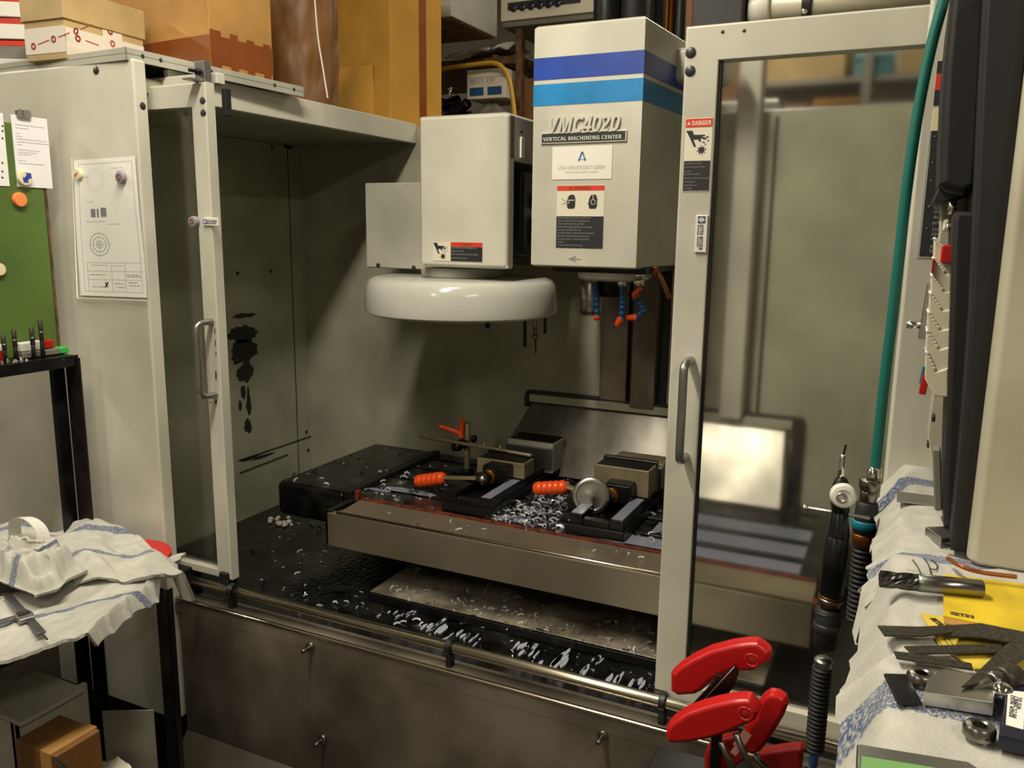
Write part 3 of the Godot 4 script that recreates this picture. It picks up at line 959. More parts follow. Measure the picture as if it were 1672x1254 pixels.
	g = G.new().prism([Vector2(-0.016, 0.0), Vector2(0.004, 0.0075), Vector2(-0.001, 0.0012), Vector2(0.018, 0.001), Vector2(0.018, -0.001), Vector2(-0.001, -0.0012), Vector2(0.006, -0.0075)], c, X, Y, Z * 0.0004)
	W("arrow_mark", g, "label_grey", t)
	# spindle nose and flange under the cover
	c = Vector3(-0.672, 1.513, -2.0)
	W("bottom_plate", G.new().bb(Vector3(-0.80, 1.50, -2.28), Vector3(-0.56, 1.514, -1.90), 0.003), "dark_steel", t)
	W("spindle_flange", G.new().lathe(c, Basis(), [[0.0, -0.034], [0.082, -0.034], [0.090, -0.028], [0.090, -0.012], [0.075, 0.0], [0.0, 0.0]], 40), "badge_silver", t)
	W("spindle_nose", G.new().lathe(c, Basis(), [[0.0, -0.075], [0.035, -0.075], [0.042, -0.06], [0.045, -0.034], [0.0, -0.034]], 32), "black_oxide", t)
	var s0 := P(966, 458, "z", -1.98)
	var s1 := P(966, 514, "z", -1.98)
	W("air_cylinder", G.new().lathe(s1, Basis(), [[0.0, 0.0], [0.026, 0.0], [0.031, 0.006], [0.031, 0.012], [0.029, 0.013], [0.029, 0.095], [0.026, 0.1], [0.026, 0.13], [0.0, 0.13]], 28), "steel", t)
	# coolant nozzles: beaded hoses
	for q in [[[971, 462], [973, 480], [974, 498], [975, 517], 0.0085, 973, 522, 0.0], [[1015, 468], [1016, 486], [1016, 502], [1014, 520], 0.0085, 1006, 532, 0.5]]:
		hose(t, q[0], q[1], q[2], q[3], q[4], q[5], q[6], -1.95)
	hose(t, [1037, 488], [1045, 496], [1050, 508], [1040, 518], 0.0085, 1022, 519, -1.97, -1.97)
	for q in [[1015, 462, 0.011], [1043, 461, 0.013]]:
		var p := P(q[0], q[1], "z", -1.95)
		W("nozzle_collar", G.new().cyl(p - Y * 0.008, p + Y * 0.009, q[2]).cyl(p + Y * 0.009, p + Y * 0.03, q[2] * 0.5), "chrome", t)
	var p0 := P(1043, 449, "z", -1.95)
	W("elbow_fitting", G.new().ball(p0, 0.0145).cyl(p0, p0 + Vector3(0.03, 0.008, -0.02), 0.010), "chrome", t)
	p0 = P(1040, 476, "z", -1.945)
	W("valve_lever", G.new().box(p0, Vector3(0.03, 0.012, 0.008), 0.003, Basis(Z, 0.7)), "orange", t)
	W("copper_hose", G.new().tube(spline([P(1067, 441, "z", -1.97), P(1078, 452, "z", -1.97), P(1086, 470, "z", -1.98), P(1092, 486, "z", -2.0)], 6), 0.006, 10).ball(P(1068, 443, "z", -1.965), 0.012), "copper", t)

func hose(t: Node3D, a: Array, b: Array, c: Array, d: Array, r: float, ex: float, ey: float, _k: float, z := -1.95) -> void:
	var pts := spline([P(a[0], a[1], "z", z), P(b[0], b[1], "z", z), P(c[0], c[1], "z", z), P(d[0], d[1], "z", z)], 2)
	var g := G.new()
	for q in pts:
		g.ball(q, r)
	g.tube(pts, r * 0.7, 8)
	var h := W("coolant_hose", g, "hose_blue", t)
	var tip := P(ex, ey, "z", z + 0.005)
	sub("hose_collar", G.new().cyl(pts[0] + Y * 0.014, pts[0] + Y * 0.002, r * 1.05), "orange", h)
	sub("hose_end", G.new().cyl(pts[-1], tip, r * 1.15, r * 0.7), "orange", h)

func build_tool_changer() -> void:
	var t := thing("tool_changer", "beige tool changer with round drum hanging left of the spindle head", "tool changer", Vector3(-1.10, 1.36, -2.0))
	var zt := -1.85
	var p := [Vector2(-1.152, 1.503), Vector2(-0.897, 1.503), Vector2(-0.897, 1.876), Vector2(-1.152, 1.876)]
	# cover open on its right side
	var g := G.new().box(Vector3(-1.024, 1.69, -1.86), Vector3(0.254, 0.373, 0.024), 0.011)
	g.bb(Vector3(-1.151, 1.504, -2.18), Vector3(-1.135, 1.876, -1.855), 0.004)
	g.bb(Vector3(-1.151, 1.856, -2.18), Vector3(-0.897, 1.876, -1.856), 0.008)
	g.bb(Vector3(-0.913, 1.765, -2.18), Vector3(-0.897, 1.872, -1.856), 0.004)
	g.bb(Vector3(-0.913, 1.504, -1.885), Vector3(-0.897, 1.872, -1.856), 0.004)
	W("cover", g, "paint", t)
	W("cover_tab", G.new().bb(Vector3(-0.90, 1.775, -1.935), Vector3(-0.893, 1.825, -1.915), 0.001), "white", t)
	W("cover_screw", G.new().cyl(Vector3(-0.898, 1.838, -1.918), Vector3(-0.893, 1.838, -1.918), 0.005), "plug", t)
	W("back_plate", G.new().bb(Vector3(-1.13, 1.50, -2.20), Vector3(-0.85, 1.87, -2.18), 0.003), "paint_grey", t)
	W("motor_block", G.new().bb(Vector3(-1.0, 1.53, -2.16), Vector3(-0.905, 1.75, -1.95), 0.01), "black", t)
	W("arm_plate", G.new().bb(Vector3(-0.89, 1.56, -2.17), Vector3(-0.87, 1.70, -2.0), 0.004).cyl(Vector3(-0.92, 1.64, -2.02), Vector3(-0.865, 1.64, -2.02), 0.016), "paint_grey", t)
	W("crank_bolt", G.new().cyl(Vector3(-0.87, 1.545, -1.99), Vector3(-0.86, 1.545, -1.99), 0.012).cyl(Vector3(-0.87, 1.66, -1.97), Vector3(-0.86, 1.66, -1.97), 0.012), "black", t)
	W("side_cover", G.new().bb(Vector3(-1.424, 1.487, -2.14), Vector3(-1.15, 1.725, -2.0), 0.003), "paint_grey", t)
	for q in [[618, 433], [676, 437]]:
		var c := P(q[0], q[1], "z", -2.0)
		W("side_screw", G.new().cyl(c - Z * 0.002, c + Z * 0.004, 0.006), "plug", t)
	# drum
	var c := Vector3(-1.100, 1.374, -1.985)
	W("drum", G.new().lathe(c, Basis(), [[0.0, 0.03], [0.225, 0.03], [0.25, 0.01], [0.251, 0.0], [0.261, 0.006], [0.263, 0.02], [0.260, 0.06], [0.255, 0.082], [0.246, 0.093], [0.23, 0.098], [0.0, 0.1]], 72, 50.0), "gloss_paint", t)
	W("drum_hub", G.new().cyl(c + Y * 0.1, c + Y * 0.125, 0.11), "paint_grey", t)
	for q in [[796, 522, 536, 0.007, "black_oxide"], [857, 516, 566, 0.0045, "dark_steel"], [890, 514, 545, 0.004, "dark_steel"]]:
		var a := P(q[0], q[1], "z", -2.0)
		var b := P(q[0], q[2], "z", -2.0)
		W("tool_holder", G.new().cyl(a + Y * 0.012, b, q[3]).cyl(a + Y * 0.012, a, q[3] * 1.8), q[4], t)
	var a := P(873, 515, "z", -2.0)
	var b := P(874, 548, "z", -2.0)
	var e := P(875, 580, "z", -2.0)
	var td := W("tool_holder", G.new().cyl(a + Y * 0.012, b, 0.006).cyl(b, b - Y * 0.008, 0.009, 0.006), "steel", t)
	sub("drill_bit", G.new().cyl(b, e, 0.0035, 0.001), "dark_steel", td)
	# label on the cover
	var o := P(748, 411, "z", zt)
	var q0 := P(708, 394, "z", zt)
	var q1 := P(789, 428, "z", zt)
	var lw := q1.x - q0.x
	var lh := q0.y - q1.y
	var zz := zt + 0.0028
	o = Vector3((q0.x + q1.x) / 2, (q0.y + q1.y) / 2, zz)
	var wl := W("warning_label", G.new().plate(o, X, Y, lw, lh), "label_white", t)
	g = G.new()
	hand_and_gear(g, Vector3(q0.x + 0.022, o.y, zz + 0.0006), 0.022)
	g.plate(Vector3(q0.x + lw * 0.68, o.y - lh * 0.12, zz + 0.0006), X, Y, lw * 0.63, lh * 0.74, 0.0003)
	sub("pictogram", g, "label_black", wl)
	sub("red_band", G.new().plate(Vector3(q0.x + lw * 0.68, o.y + lh * 0.37, zz + 0.0006), X, Y, lw * 0.63, lh * 0.22, 0.0003), "label_red", wl)
	sub("band_words", G.new().text("WARNING", Vector3(q0.x + lw * 0.58, o.y + lh * 0.31, zz + 0.0009), X, Y, 0.006, 0.0003, true, 0.03), "tape_brown", wl)
	sub("small_print", lines_of(["Automatic tool changer can", "injure. Do not", "place hands near drum while", "machine is in use."], Vector3(q0.x + lw * 0.38, o.y + lh * 0.13, zz + 0.0009), 0.0042, lh * 0.165), "label_grey", wl)

func build_table() -> void:
	var t := thing("machine_table", "dark wet machine table with T-slots and long bright front gutter", "machine table", Vector3(-0.85, 0.66, -2.0))
	var y := 0.87
	W("table_body", G.new().bb(Vector3(-1.345, 0.80, -2.285), Vector3(-0.12, 0.852, -1.785), 0.003), "dark_steel", t)
	# T-slot lands
	var zs := [-1.785, -1.868, -1.888, -1.985, -2.005, -2.10, -2.12, -2.205, -2.225, -2.285]
	for i in range(0, 10, 2):
		W("slot_land", G.new().bb(Vector3(-1.34, 0.845, zs[i + 1]), Vector3(-0.15, y, zs[i]), 0.002), "table_top", t)
	# cover plate over the left end
	W("end_cover", G.new().bb(Vector3(-1.605, 0.775, -2.285), Vector3(-1.365, y + 0.006, -1.785), 0.014), "table_dark", t)
	W("end_gap", G.new().bb(Vector3(-1.367, 0.80, -2.28), Vector3(-1.34, y + 0.012, -1.79), 0.004), "black", t)
	W("cover_window", G.new().bb(P(458, 806, "z", -1.784) , P(497, 836, "z", -1.784) - Z * 0.004, 0.002), "dark_steel", t)
	W("corner_clip", G.new().bb(Vector3(-1.318, 0.862, -1.795), Vector3(-1.306, 0.892, -1.775), 0.002), "rust", t)
	# right end block
	W("end_cover", G.new().bb(Vector3(-0.165, 0.785, -2.285), Vector3(-0.11, y + 0.004, -1.785), 0.012), "table_dark", t)
	# front gutter
	var pr := [Vector2(-1.79, 0.866), Vector2(-1.79, 0.84), Vector2(-1.70, 0.835), Vector2(-1.676, 0.858), Vector2(-1.680, 0.866), Vector2(-1.705, 0.861)]
	W("gutter", G.new().prism(pr, Vector3(-1.305, 0, 0), Z, Y, X * 1.185), "apron_steel", t)
	W("rust_edge", G.new().bb(Vector3(-1.305, 0.86, -1.792), Vector3(-0.12, 0.8715, -1.783), 0.001), "rust", t)
	W("front_apron", G.new().bb(Vector3(-1.335, 0.766, -1.70), Vector3(-0.117, 0.858, -1.676), 0.002), "apron_steel", t)
	W("gutter_lip", G.new().cyl(Vector3(-1.305, 0.8635, -1.678), Vector3(-0.117, 0.8635, -1.678), 0.0035), "rail_steel", t)
	W("apron_side", G.new().bb(Vector3(-1.345, 0.766, -1.79), Vector3(-1.325, 0.862, -1.68), 0.002), "table_dark", t)
	W("apron_rust", G.new().bb(Vector3(-0.124, 0.80, -1.72), Vector3(-0.108, 0.86, -1.69), 0.004), "rust", t)
	W("saddle", G.new().bb(Vector3(-1.05, 0.646, -2.25), Vector3(-0.35, 0.80, -1.85), 0.004), "black", t)
	# wet patches on the table
	var g := G.new()
	for q in [[655, 800, 0.05, 1], [690, 806, 0.04, 2], [620, 800, 0.035, 3], [835, 848, 0.05, 4], [800, 845, 0.03, 6], [870, 835, 0.035, 8], [1035, 880, 0.045, 9], [1000, 880, 0.05, 10], [950, 870, 0.03, 12]]:
		var c := P(q[0], q[1], "y", y)
		if c.z > -1.79:
			c.z = -1.81
		g.prism(blob2(q[2], q[3], 18, 0.45, 1.5, 0.45), Vector3(c.x, y - 0.0005, minf(c.z, -1.80)), X, -Z, Y * 0.0012)
	W("coolant_puddle", g, "coolant", t).set_meta("kind", "stuff")
	g = G.new()
	for q in [[-0.62, -0.16, -1.868, -1.79], [-0.52, -0.16, -1.985, -1.89], [-0.50, -0.16, -2.10, -2.006]]:
		g.bb(Vector3(q[0], y, q[2] + 0.006), Vector3(q[1], y + 0.0008, q[3] - 0.012), 0.0003)
	W("coolant_film", g, "coolant", t).set_meta("kind", "stuff")
	# plate with chips under the apron
	t = thing("saddle_cover", "flat steel way cover littered with chips below the table apron", "way cover", Vector3(-0.8, 0.645, -1.8))
	W("cover_plate", G.new().bb(Vector3(-1.2, 0.655, -2.0), Vector3(-0.2, 0.667, -1.672), 0.002), "plate_steel", t)
	W("cover_edge", G.new().bb(Vector3(-1.2, 0.646, -1.672), Vector3(-0.2, 0.667, -1.66), 0.002), "dark_steel", t)
	# coolant streaks on the pan
	g = G.new()
	var q2 := RandomNumberGenerator.new()
	q2.seed = 5
	for s in [[700, 1020, 15], [722, 1022, 20], [752, 1040, 14], [770, 1046, 12], [846, 1056, 16], [868, 1060, 12], [905, 1085, 26], [925, 1075, 20], [950, 1092, 14], [1000, 1112, 20], [1040, 1122, 16], [640, 1000, 8], [655, 1008, 8], [668, 1004, 8], [735, 1046, 10], [612, 1028, 8], [585, 1026, 8], [880, 1090, 14], [980, 1085, 8]]:
		for k in 4:
			var px: float = s[0] + q2.randf_range(-12, 12)
			var py: float = s[1] + q2.randf_range(-10, 10)
			var c := P(px, py, "y", 0.647)
			if c.z > -1.565:
				c = P(px, py, "y", 0.70)
				var f := inverse_lerp(-1.56, -1.315, c.z)
				if f > 0.8 or f < 0.0:
					continue
			else:
				g.prism(blob2(0.00062 * s[2], s[0] + k, 16, 0.6, 0.35 + q2.randf() * 0.4, 2.2 + q2.randf()), c - Y * 0.0015, X, Vector3(0, 0, -1), Y * 0.0025)
	W("coolant_puddle", g, "coolant_milk", t).set_meta("kind", "stuff")
	var t2 := thing("coolant_splashes", "milky coolant splashes pooled along the sill gutter and front of the pan", "coolant", Vector3(-0.8, 0.70, -1.4))
	t2.set_meta("kind", "stuff")
	g = G.new()
	for s in [[905, 1080, 26], [930, 1088, 30], [870, 1075, 16], [890, 1098, 24], [950, 1102, 16], [760, 1060, 16], [725, 1040, 20], [700, 1045, 12], [1010, 1122, 26], [1045, 1128, 22], [985, 1108, 14], [820, 1078, 14], [845, 1068, 14]]:
		# on the rising front of the pan: y = 0.645 at z -1.56 up to 0.757 at z -1.315
		var lo := -1.56
		var c := Vector3.ZERO
		for it in 30:
			var zc := lo + 0.245 * it / 30.0
			c = P(s[0], s[1], "z", zc)
			if c.y < 0.645 + 0.11 * (zc + 1.56) / 0.245:
				break
		if c.z < -1.555 or c.z > -1.33:
			continue
		g.prism(blob2(0.0009 * s[2], s[0], 18, 0.6, 0.45, 1.9), c, X, Vector3(0, 0.41, 0.91), Vector3(0, 0.91, -0.41) * 0.0015)
	for s in [[600, 1052, 0.012, 3.0], [640, 1064, 0.01, 4.0], [700, 1078, 0.012, 5.0], [850, 1116, 0.011, 6.0], [900, 1128, 0.012, 8.0], [960, 1142, 0.012, 7.0], [560, 1040, 0.007, 4.0], [1020, 1158, 0.01, 4.0]]:
		var c := P(s[0], s[1], "y", 0.757)
		c.z = -1.27
		g.prism(blob2(s[2] * 0.5, int(s[0]), 14, 0.5, s[3], 1.2), c, X, -Z, Y * 0.001)
	W("splash", g, "coolant_milk", t2)
	# wiper cushion crumbs at the left end of the table
	g = G.new()
	for i in 14:
		var c := P(440 + rng.randf_range(0, 38), 846 + rng.randf_range(-3, 12), "y", 0.655)
		c.y = 0.648
		c = Vector3(c.x, 0.652, c.z)
		g.ball(c, rng.randf_range(0.006, 0.011), Vector3(1, 0.7, 1), 8)
	var cr := one("swarf_heap", g, "label_white", "small pale heap of crumbs below the left end of the table", "swarf")
	cr.set_meta("kind", "stuff")

func make_vise(label: String, cx: float, high: float, back: bool) -> Node3D:
	var y := 0.87
	var t := thing("machine_vise", label, "vise", Vector3(cx, y, -2.0), "machine vises on the table")
	# in the vise's own axes: front towards +z, zero on the table
	L("base", G.new().box(Vector3(0, 0.0125, -0.03), Vector3(0.148, 0.025, 0.46), 0.003), "black_oxide", t)
	for s in [-1, 1]:
		L("way", G.new().box(Vector3(s * 0.052, 0.036, -0.02), Vector3(0.034, 0.028, 0.42), 0.002), "black_oxide", t)
		if s < 0 and back:
			continue
		L("coolant_film", G.new().box(Vector3(s * 0.052, 0.0503, 0.098), Vector3(0.028, 0.001, 0.178), 0.0004), "coolant", t)
	L("front_bridge", G.new().box(Vector3(0, 0.03, 0.18), Vector3(0.07, 0.022, 0.018), 0.003), "dark_steel", t)
	var m := L("movable_jaw", G.new().box(Vector3(0, 0.05 + high / 2, -0.035), Vector3(0.149, high, 0.07), 0.003), "vise_tan", t)
	L("jaw_top", G.new().box(Vector3(0, 0.0505 + high, -0.035), Vector3(0.138, 0.002, 0.062), 0.0008), "dark_steel", m)
	L("jaw_plate", G.new().box(Vector3(0, 0.052 + high / 2, -0.077), Vector3(0.150, high + 0.006, 0.016), 0.001), "black_oxide", t)
	L("jaw_rim", G.new().box(Vector3(0, 0.056 + high, -0.077), Vector3(0.150, 0.003, 0.017), 0.001), "steel", t)
	L("nut_housing", G.new().box(Vector3(0.004, 0.067, 0.018), Vector3(0.074, 0.05, 0.06), 0.006), "black_oxide", t)
	L("screw_ring", G.new().cyl(Vector3(-0.01, 0.062, 0.045), Vector3(-0.01, 0.062, 0.057), 0.021), "brass", t)
	L("screw", G.new().cyl(Vector3(-0.01, 0.062, -0.2), Vector3(-0.01, 0.062, 0.075), 0.013).ball(Vector3(-0.014, 0.060, 0.078), 0.017), "steel", t)
	if back:
		L("fixed_jaw", G.new().box(Vector3(0.02, 0.073, -0.20), Vector3(0.150, 0.09, 0.09), 0.004), "paint_grey", t)
		L("fixed_jaw_top", G.new().box(Vector3(0.02, 0.1185, -0.205), Vector3(0.14, 0.003, 0.08), 0.001), "dark_steel", t)
		L("fixed_plate", G.new().box(Vector3(0.02, 0.075, -0.15), Vector3(0.146, 0.06, 0.014), 0.001), "satin", t)
	else:
		L("fixed_jaw", G.new().box(Vector3(0.005, 0.075, -0.165), Vector3(0.150, 0.075, 0.08), 0.004), "vise_tan", t)
		L("fixed_plate", G.new().box(Vector3(0.005, 0.075, -0.12), Vector3(0.146, 0.055, 0.014), 0.001), "satin", t)
	return t

func make_crank(a: Vector3, b: Vector3, e: Vector3, label: String) -> void:
	# a orange grip end, b its inner end, e hub on the screw
	var t := thing("vise_crank", label, "crank handle", Vector3(a.x, 0.87, a.z), "orange gripped vise cranks")
	var d := (b - a)
	var l := d.length()
	var pr := [[0.0, 0.0], [0.0125, 0.001], [0.0165, 0.006]]
	for i in 5:
		var h0 := 0.008 + (l - 0.016) * i / 5.0
		var dh := (l - 0.016) / 5.0
		pr.append([0.0165, h0])
		pr.append([0.0182, h0 + dh * 0.3])
		pr.append([0.0182, h0 + dh * 0.7])
		pr.append([0.0160, h0 + dh])
	pr.append([0.0125, l - 0.001])
	pr.append([0.0, l])
	W("grip", G.new().lathe(a, G.frame(d), pr, 24, 60.0), "orange", t)
	W("arm", G.new().box((b + e) / 2, Vector3(0.022, (e - b).length() + 0.02, 0.007), 0.002, G.frame(e - b)), "vise_tan", t)
	W("hub", G.new().cyl(e - Z * 0.008, e + Z * 0.014, 0.019), "dark_steel", t)

func build_vises() -> void:
	var t1 := make_vise("steel machine vise with tall grey rear jaw left of the other vise", -0.985, 0.046, true)
	var t2 := make_vise("steel machine vise with tan jaw behind the round aluminium disc", -0.632, 0.074, false)
	make_crank(P(679, 786, "z", -1.93), P(727, 780, "z", -1.93), Vector3(-0.998, 0.932, -1.928), "orange gripped crank lying left of the first vise")
	make_crank(P(872, 798, "z", -1.92), P(927, 795, "z", -1.92), Vector3(-0.648, 0.93, -1.922), "orange gripped crank between the two vises")
	var c := P(965, 809, "z", -1.90)
	var ax := Vector3(0.28, 0.12, 0.95).normalized()
	var t := thing("aluminium_disc", "round turned aluminium disc leaning on the right vise", "workpiece", c - Y * 0.045)
	W("disc", G.new().lathe(c - ax * 0.008, G.frame(ax), [[0.0, 0.0], [0.040, 0.0], [0.046, 0.003], [0.046, 0.016], [0.042, 0.019], [0.037, 0.019], [0.035, 0.015], [0.012, 0.015], [0.010, 0.016], [0.0, 0.016]], 48), "alu", t)
	# small fittings beside the right vise
	var s := P(1083, 748, "z", -2.05)
	s.x += 0.03
	one("clamp_stud", G.new().cyl(Vector3(s.x, 0.87, s.z), s, 0.007), "brass", "brass coloured clamp stud standing nearer to the right vise", "clamp stud", "clamp studs")
	s.x += 0.025
	one("clamp_stud", G.new().cyl(Vector3(s.x, 0.87, s.z), s - Y * 0.004, 0.006), "brass", "thinner brass coloured clamp stud beside the door edge", "clamp stud", "clamp studs")

func build_rod_stop() -> void:
	var t := thing("rod_stop", "steel rod work stop with orange clamping lever left of the vises", "work stop", Vector3(-1.17, 0.87, -2.14))
	var b := P(763, 690, "z", -2.13)
	W("post", G.new().cyl(Vector3(b.x, 0.872, -2.13), b, 0.0095), "vise_tan", t)
	W("foot", G.new().cyl(Vector3(b.x, 0.87, -2.13), Vector3(b.x, 0.885, -2.13), 0.022), "dark_steel", t)
	var r0 := P(685, 712, "z", -2.13)
	var r1 := P(868, 744, "z", -2.06)
	W("cross_rod", G.new().cyl(r0, r1, 0.0055, 0.0055, 14), "vise_tan", t)
	var c := P(757, 724, "z", -2.125)
	W("clamp_block", G.new().box(c, Vector3(0.034, 0.026, 0.034), 0.005).cyl(c + Vector3(-0.03, -0.012, 0.01), c + Vector3(-0.005, -0.008, 0.01), 0.014), "black_oxide", t)
	W("clamp_nut", G.new().cyl(P(771, 716, "z", -2.125), P(771, 716, "z", -2.125) + X * 0.012, 0.012, 0.012, 6), "black_oxide", t)
	var l0 := P(752, 712, "z", -2.11)
	W("clamp_lever", G.new().tube([l0 - Y * 0.004, l0 + Y * 0.008, P(735, 701, "z", -2.105), P(718, 696, "z", -2.10)], [0.011, 0.0105, 0.0075, 0.0065], 12).tube([l0, P(754, 698, "z", -2.11), P(755, 684, "z", -2.11)], [0.009, 0.0075, 0.006], 12), "orange", t)
	for q in [[795, 729], [820, 733]]:
		var p := r0.lerp(r1, (q[0] - 685.0) / 183.0)
		W("rod_stub", G.new().cyl(p - Y * 0.016, p + Y * 0.016, 0.005), "vise_tan", t)
	W("second_rod", G.new().cyl(P(800, 735, "z", -2.09), P(850, 756, "z", -2.05), 0.004), "vise_tan", t)

func build_chips() -> void:
	# curled turnings, too many to count
	var g := G.new()
	var pts := []
	for i in 7:
		var a := i * 0.5
		pts.append(Vector3(cos(a) * 0.0035, sin(a * 2.0) * 0.0006, sin(a) * 0.0035 + i * 0.0012))
	for i in pts.size() - 1:
		var w := Vector3(0.0004, 0.0012, 0.0003)
		g.quad(pts[i] - w, pts[i + 1] - w, pts[i + 1] + w, pts[i] + w, Vector3(0, 1, 0.2).normalized())
	var m := g.mesh()
	var places := []
	var q := RandomNumberGenerator.new()
	q.seed = 12
	# [x px range, y px range, height, count, x spread]
	for s in [[640, 1075, 930, 1075, 0.668, 700, 0], [415, 640, 850, 1010, 0.648, 90, 1], [600, 1080, 980, 1130, 0.648, 150, 1], [455, 740, 730, 820, 0.877, 70, 2], [585, 730, 760, 835, 0.872, 120, 3], [800, 915, 820, 865, 0.872, 300, 3], [880, 940, 745, 790, 0.872, 70, 3], [740, 1088, 740, 890, 0.872, 150, 3], [560, 1088, 838, 940, 0.865, 90, 4], [870, 925, 800, 835, 0.872, 120, 3], [1010, 1088, 790, 850, 0.872, 80, 3]]:
		for i in s[5]:
			var p := P(q.randf_range(s[0], s[1]), q.randf_range(s[2], s[3]), "y", s[4])
			var ok: bool = [p.x > -1.2 and p.z < -1.665 and p.z > -2.0, p.z < -1.565 and p.z > -2.3 and p.x > -1.9 and not (p.x > -1.2 and p.z < -1.66), p.x < -1.37 and p.x > -1.6 and p.z < -1.79 and p.z > -2.28, p.x > -1.34 and p.x < -0.16 and p.z < -1.79 and p.z > -2.28, p.z > -1.78 and p.z < -1.69 and p.x > -1.3][s[6]]
			if ok:
				places.append(Transform3D(Basis.from_euler(Vector3(q.randf_range(-0.5, 0.5), q.randf() * TAU, q.randf_range(-0.6, 0.6))) * Basis.from_scale(Vector3.ONE * q.randf_range(0.7, 2.1)), p + Y * 0.002))
	var mm := MultiMesh.new()
	mm.transform_format = MultiMesh.TRANSFORM_3D
	mm.mesh = m
	mm.instance_count = places.size()
	for i in places.size():
		mm.set_instance_transform(i, places[i])
	var o := MultiMeshInstance3D.new()
	o.name = "metal_chips"
	o.multimesh = mm
	o.material_override = M["chip"]
	add_child(o)
	o.set_meta("label", "bright curled metal chips scattered over table, pan and covers")
	o.set_meta("category", "metal chips")
	o.set_meta("kind", "stuff")

func carton(called: String, label: String, corner: Vector3, ang: float, wf: float, ws: float, h: float, m: String) -> Node3D:
	# corner = lower front right corner; the front runs to the left, the side to the back
	var t := thing(called, label, "cardboard box", corner, "", Basis(Y, ang))
	L("body", G.new().box(Vector3(-wf / 2, h / 2, -ws / 2), Vector3(wf, h, ws), 0.003), m, t)
	return t

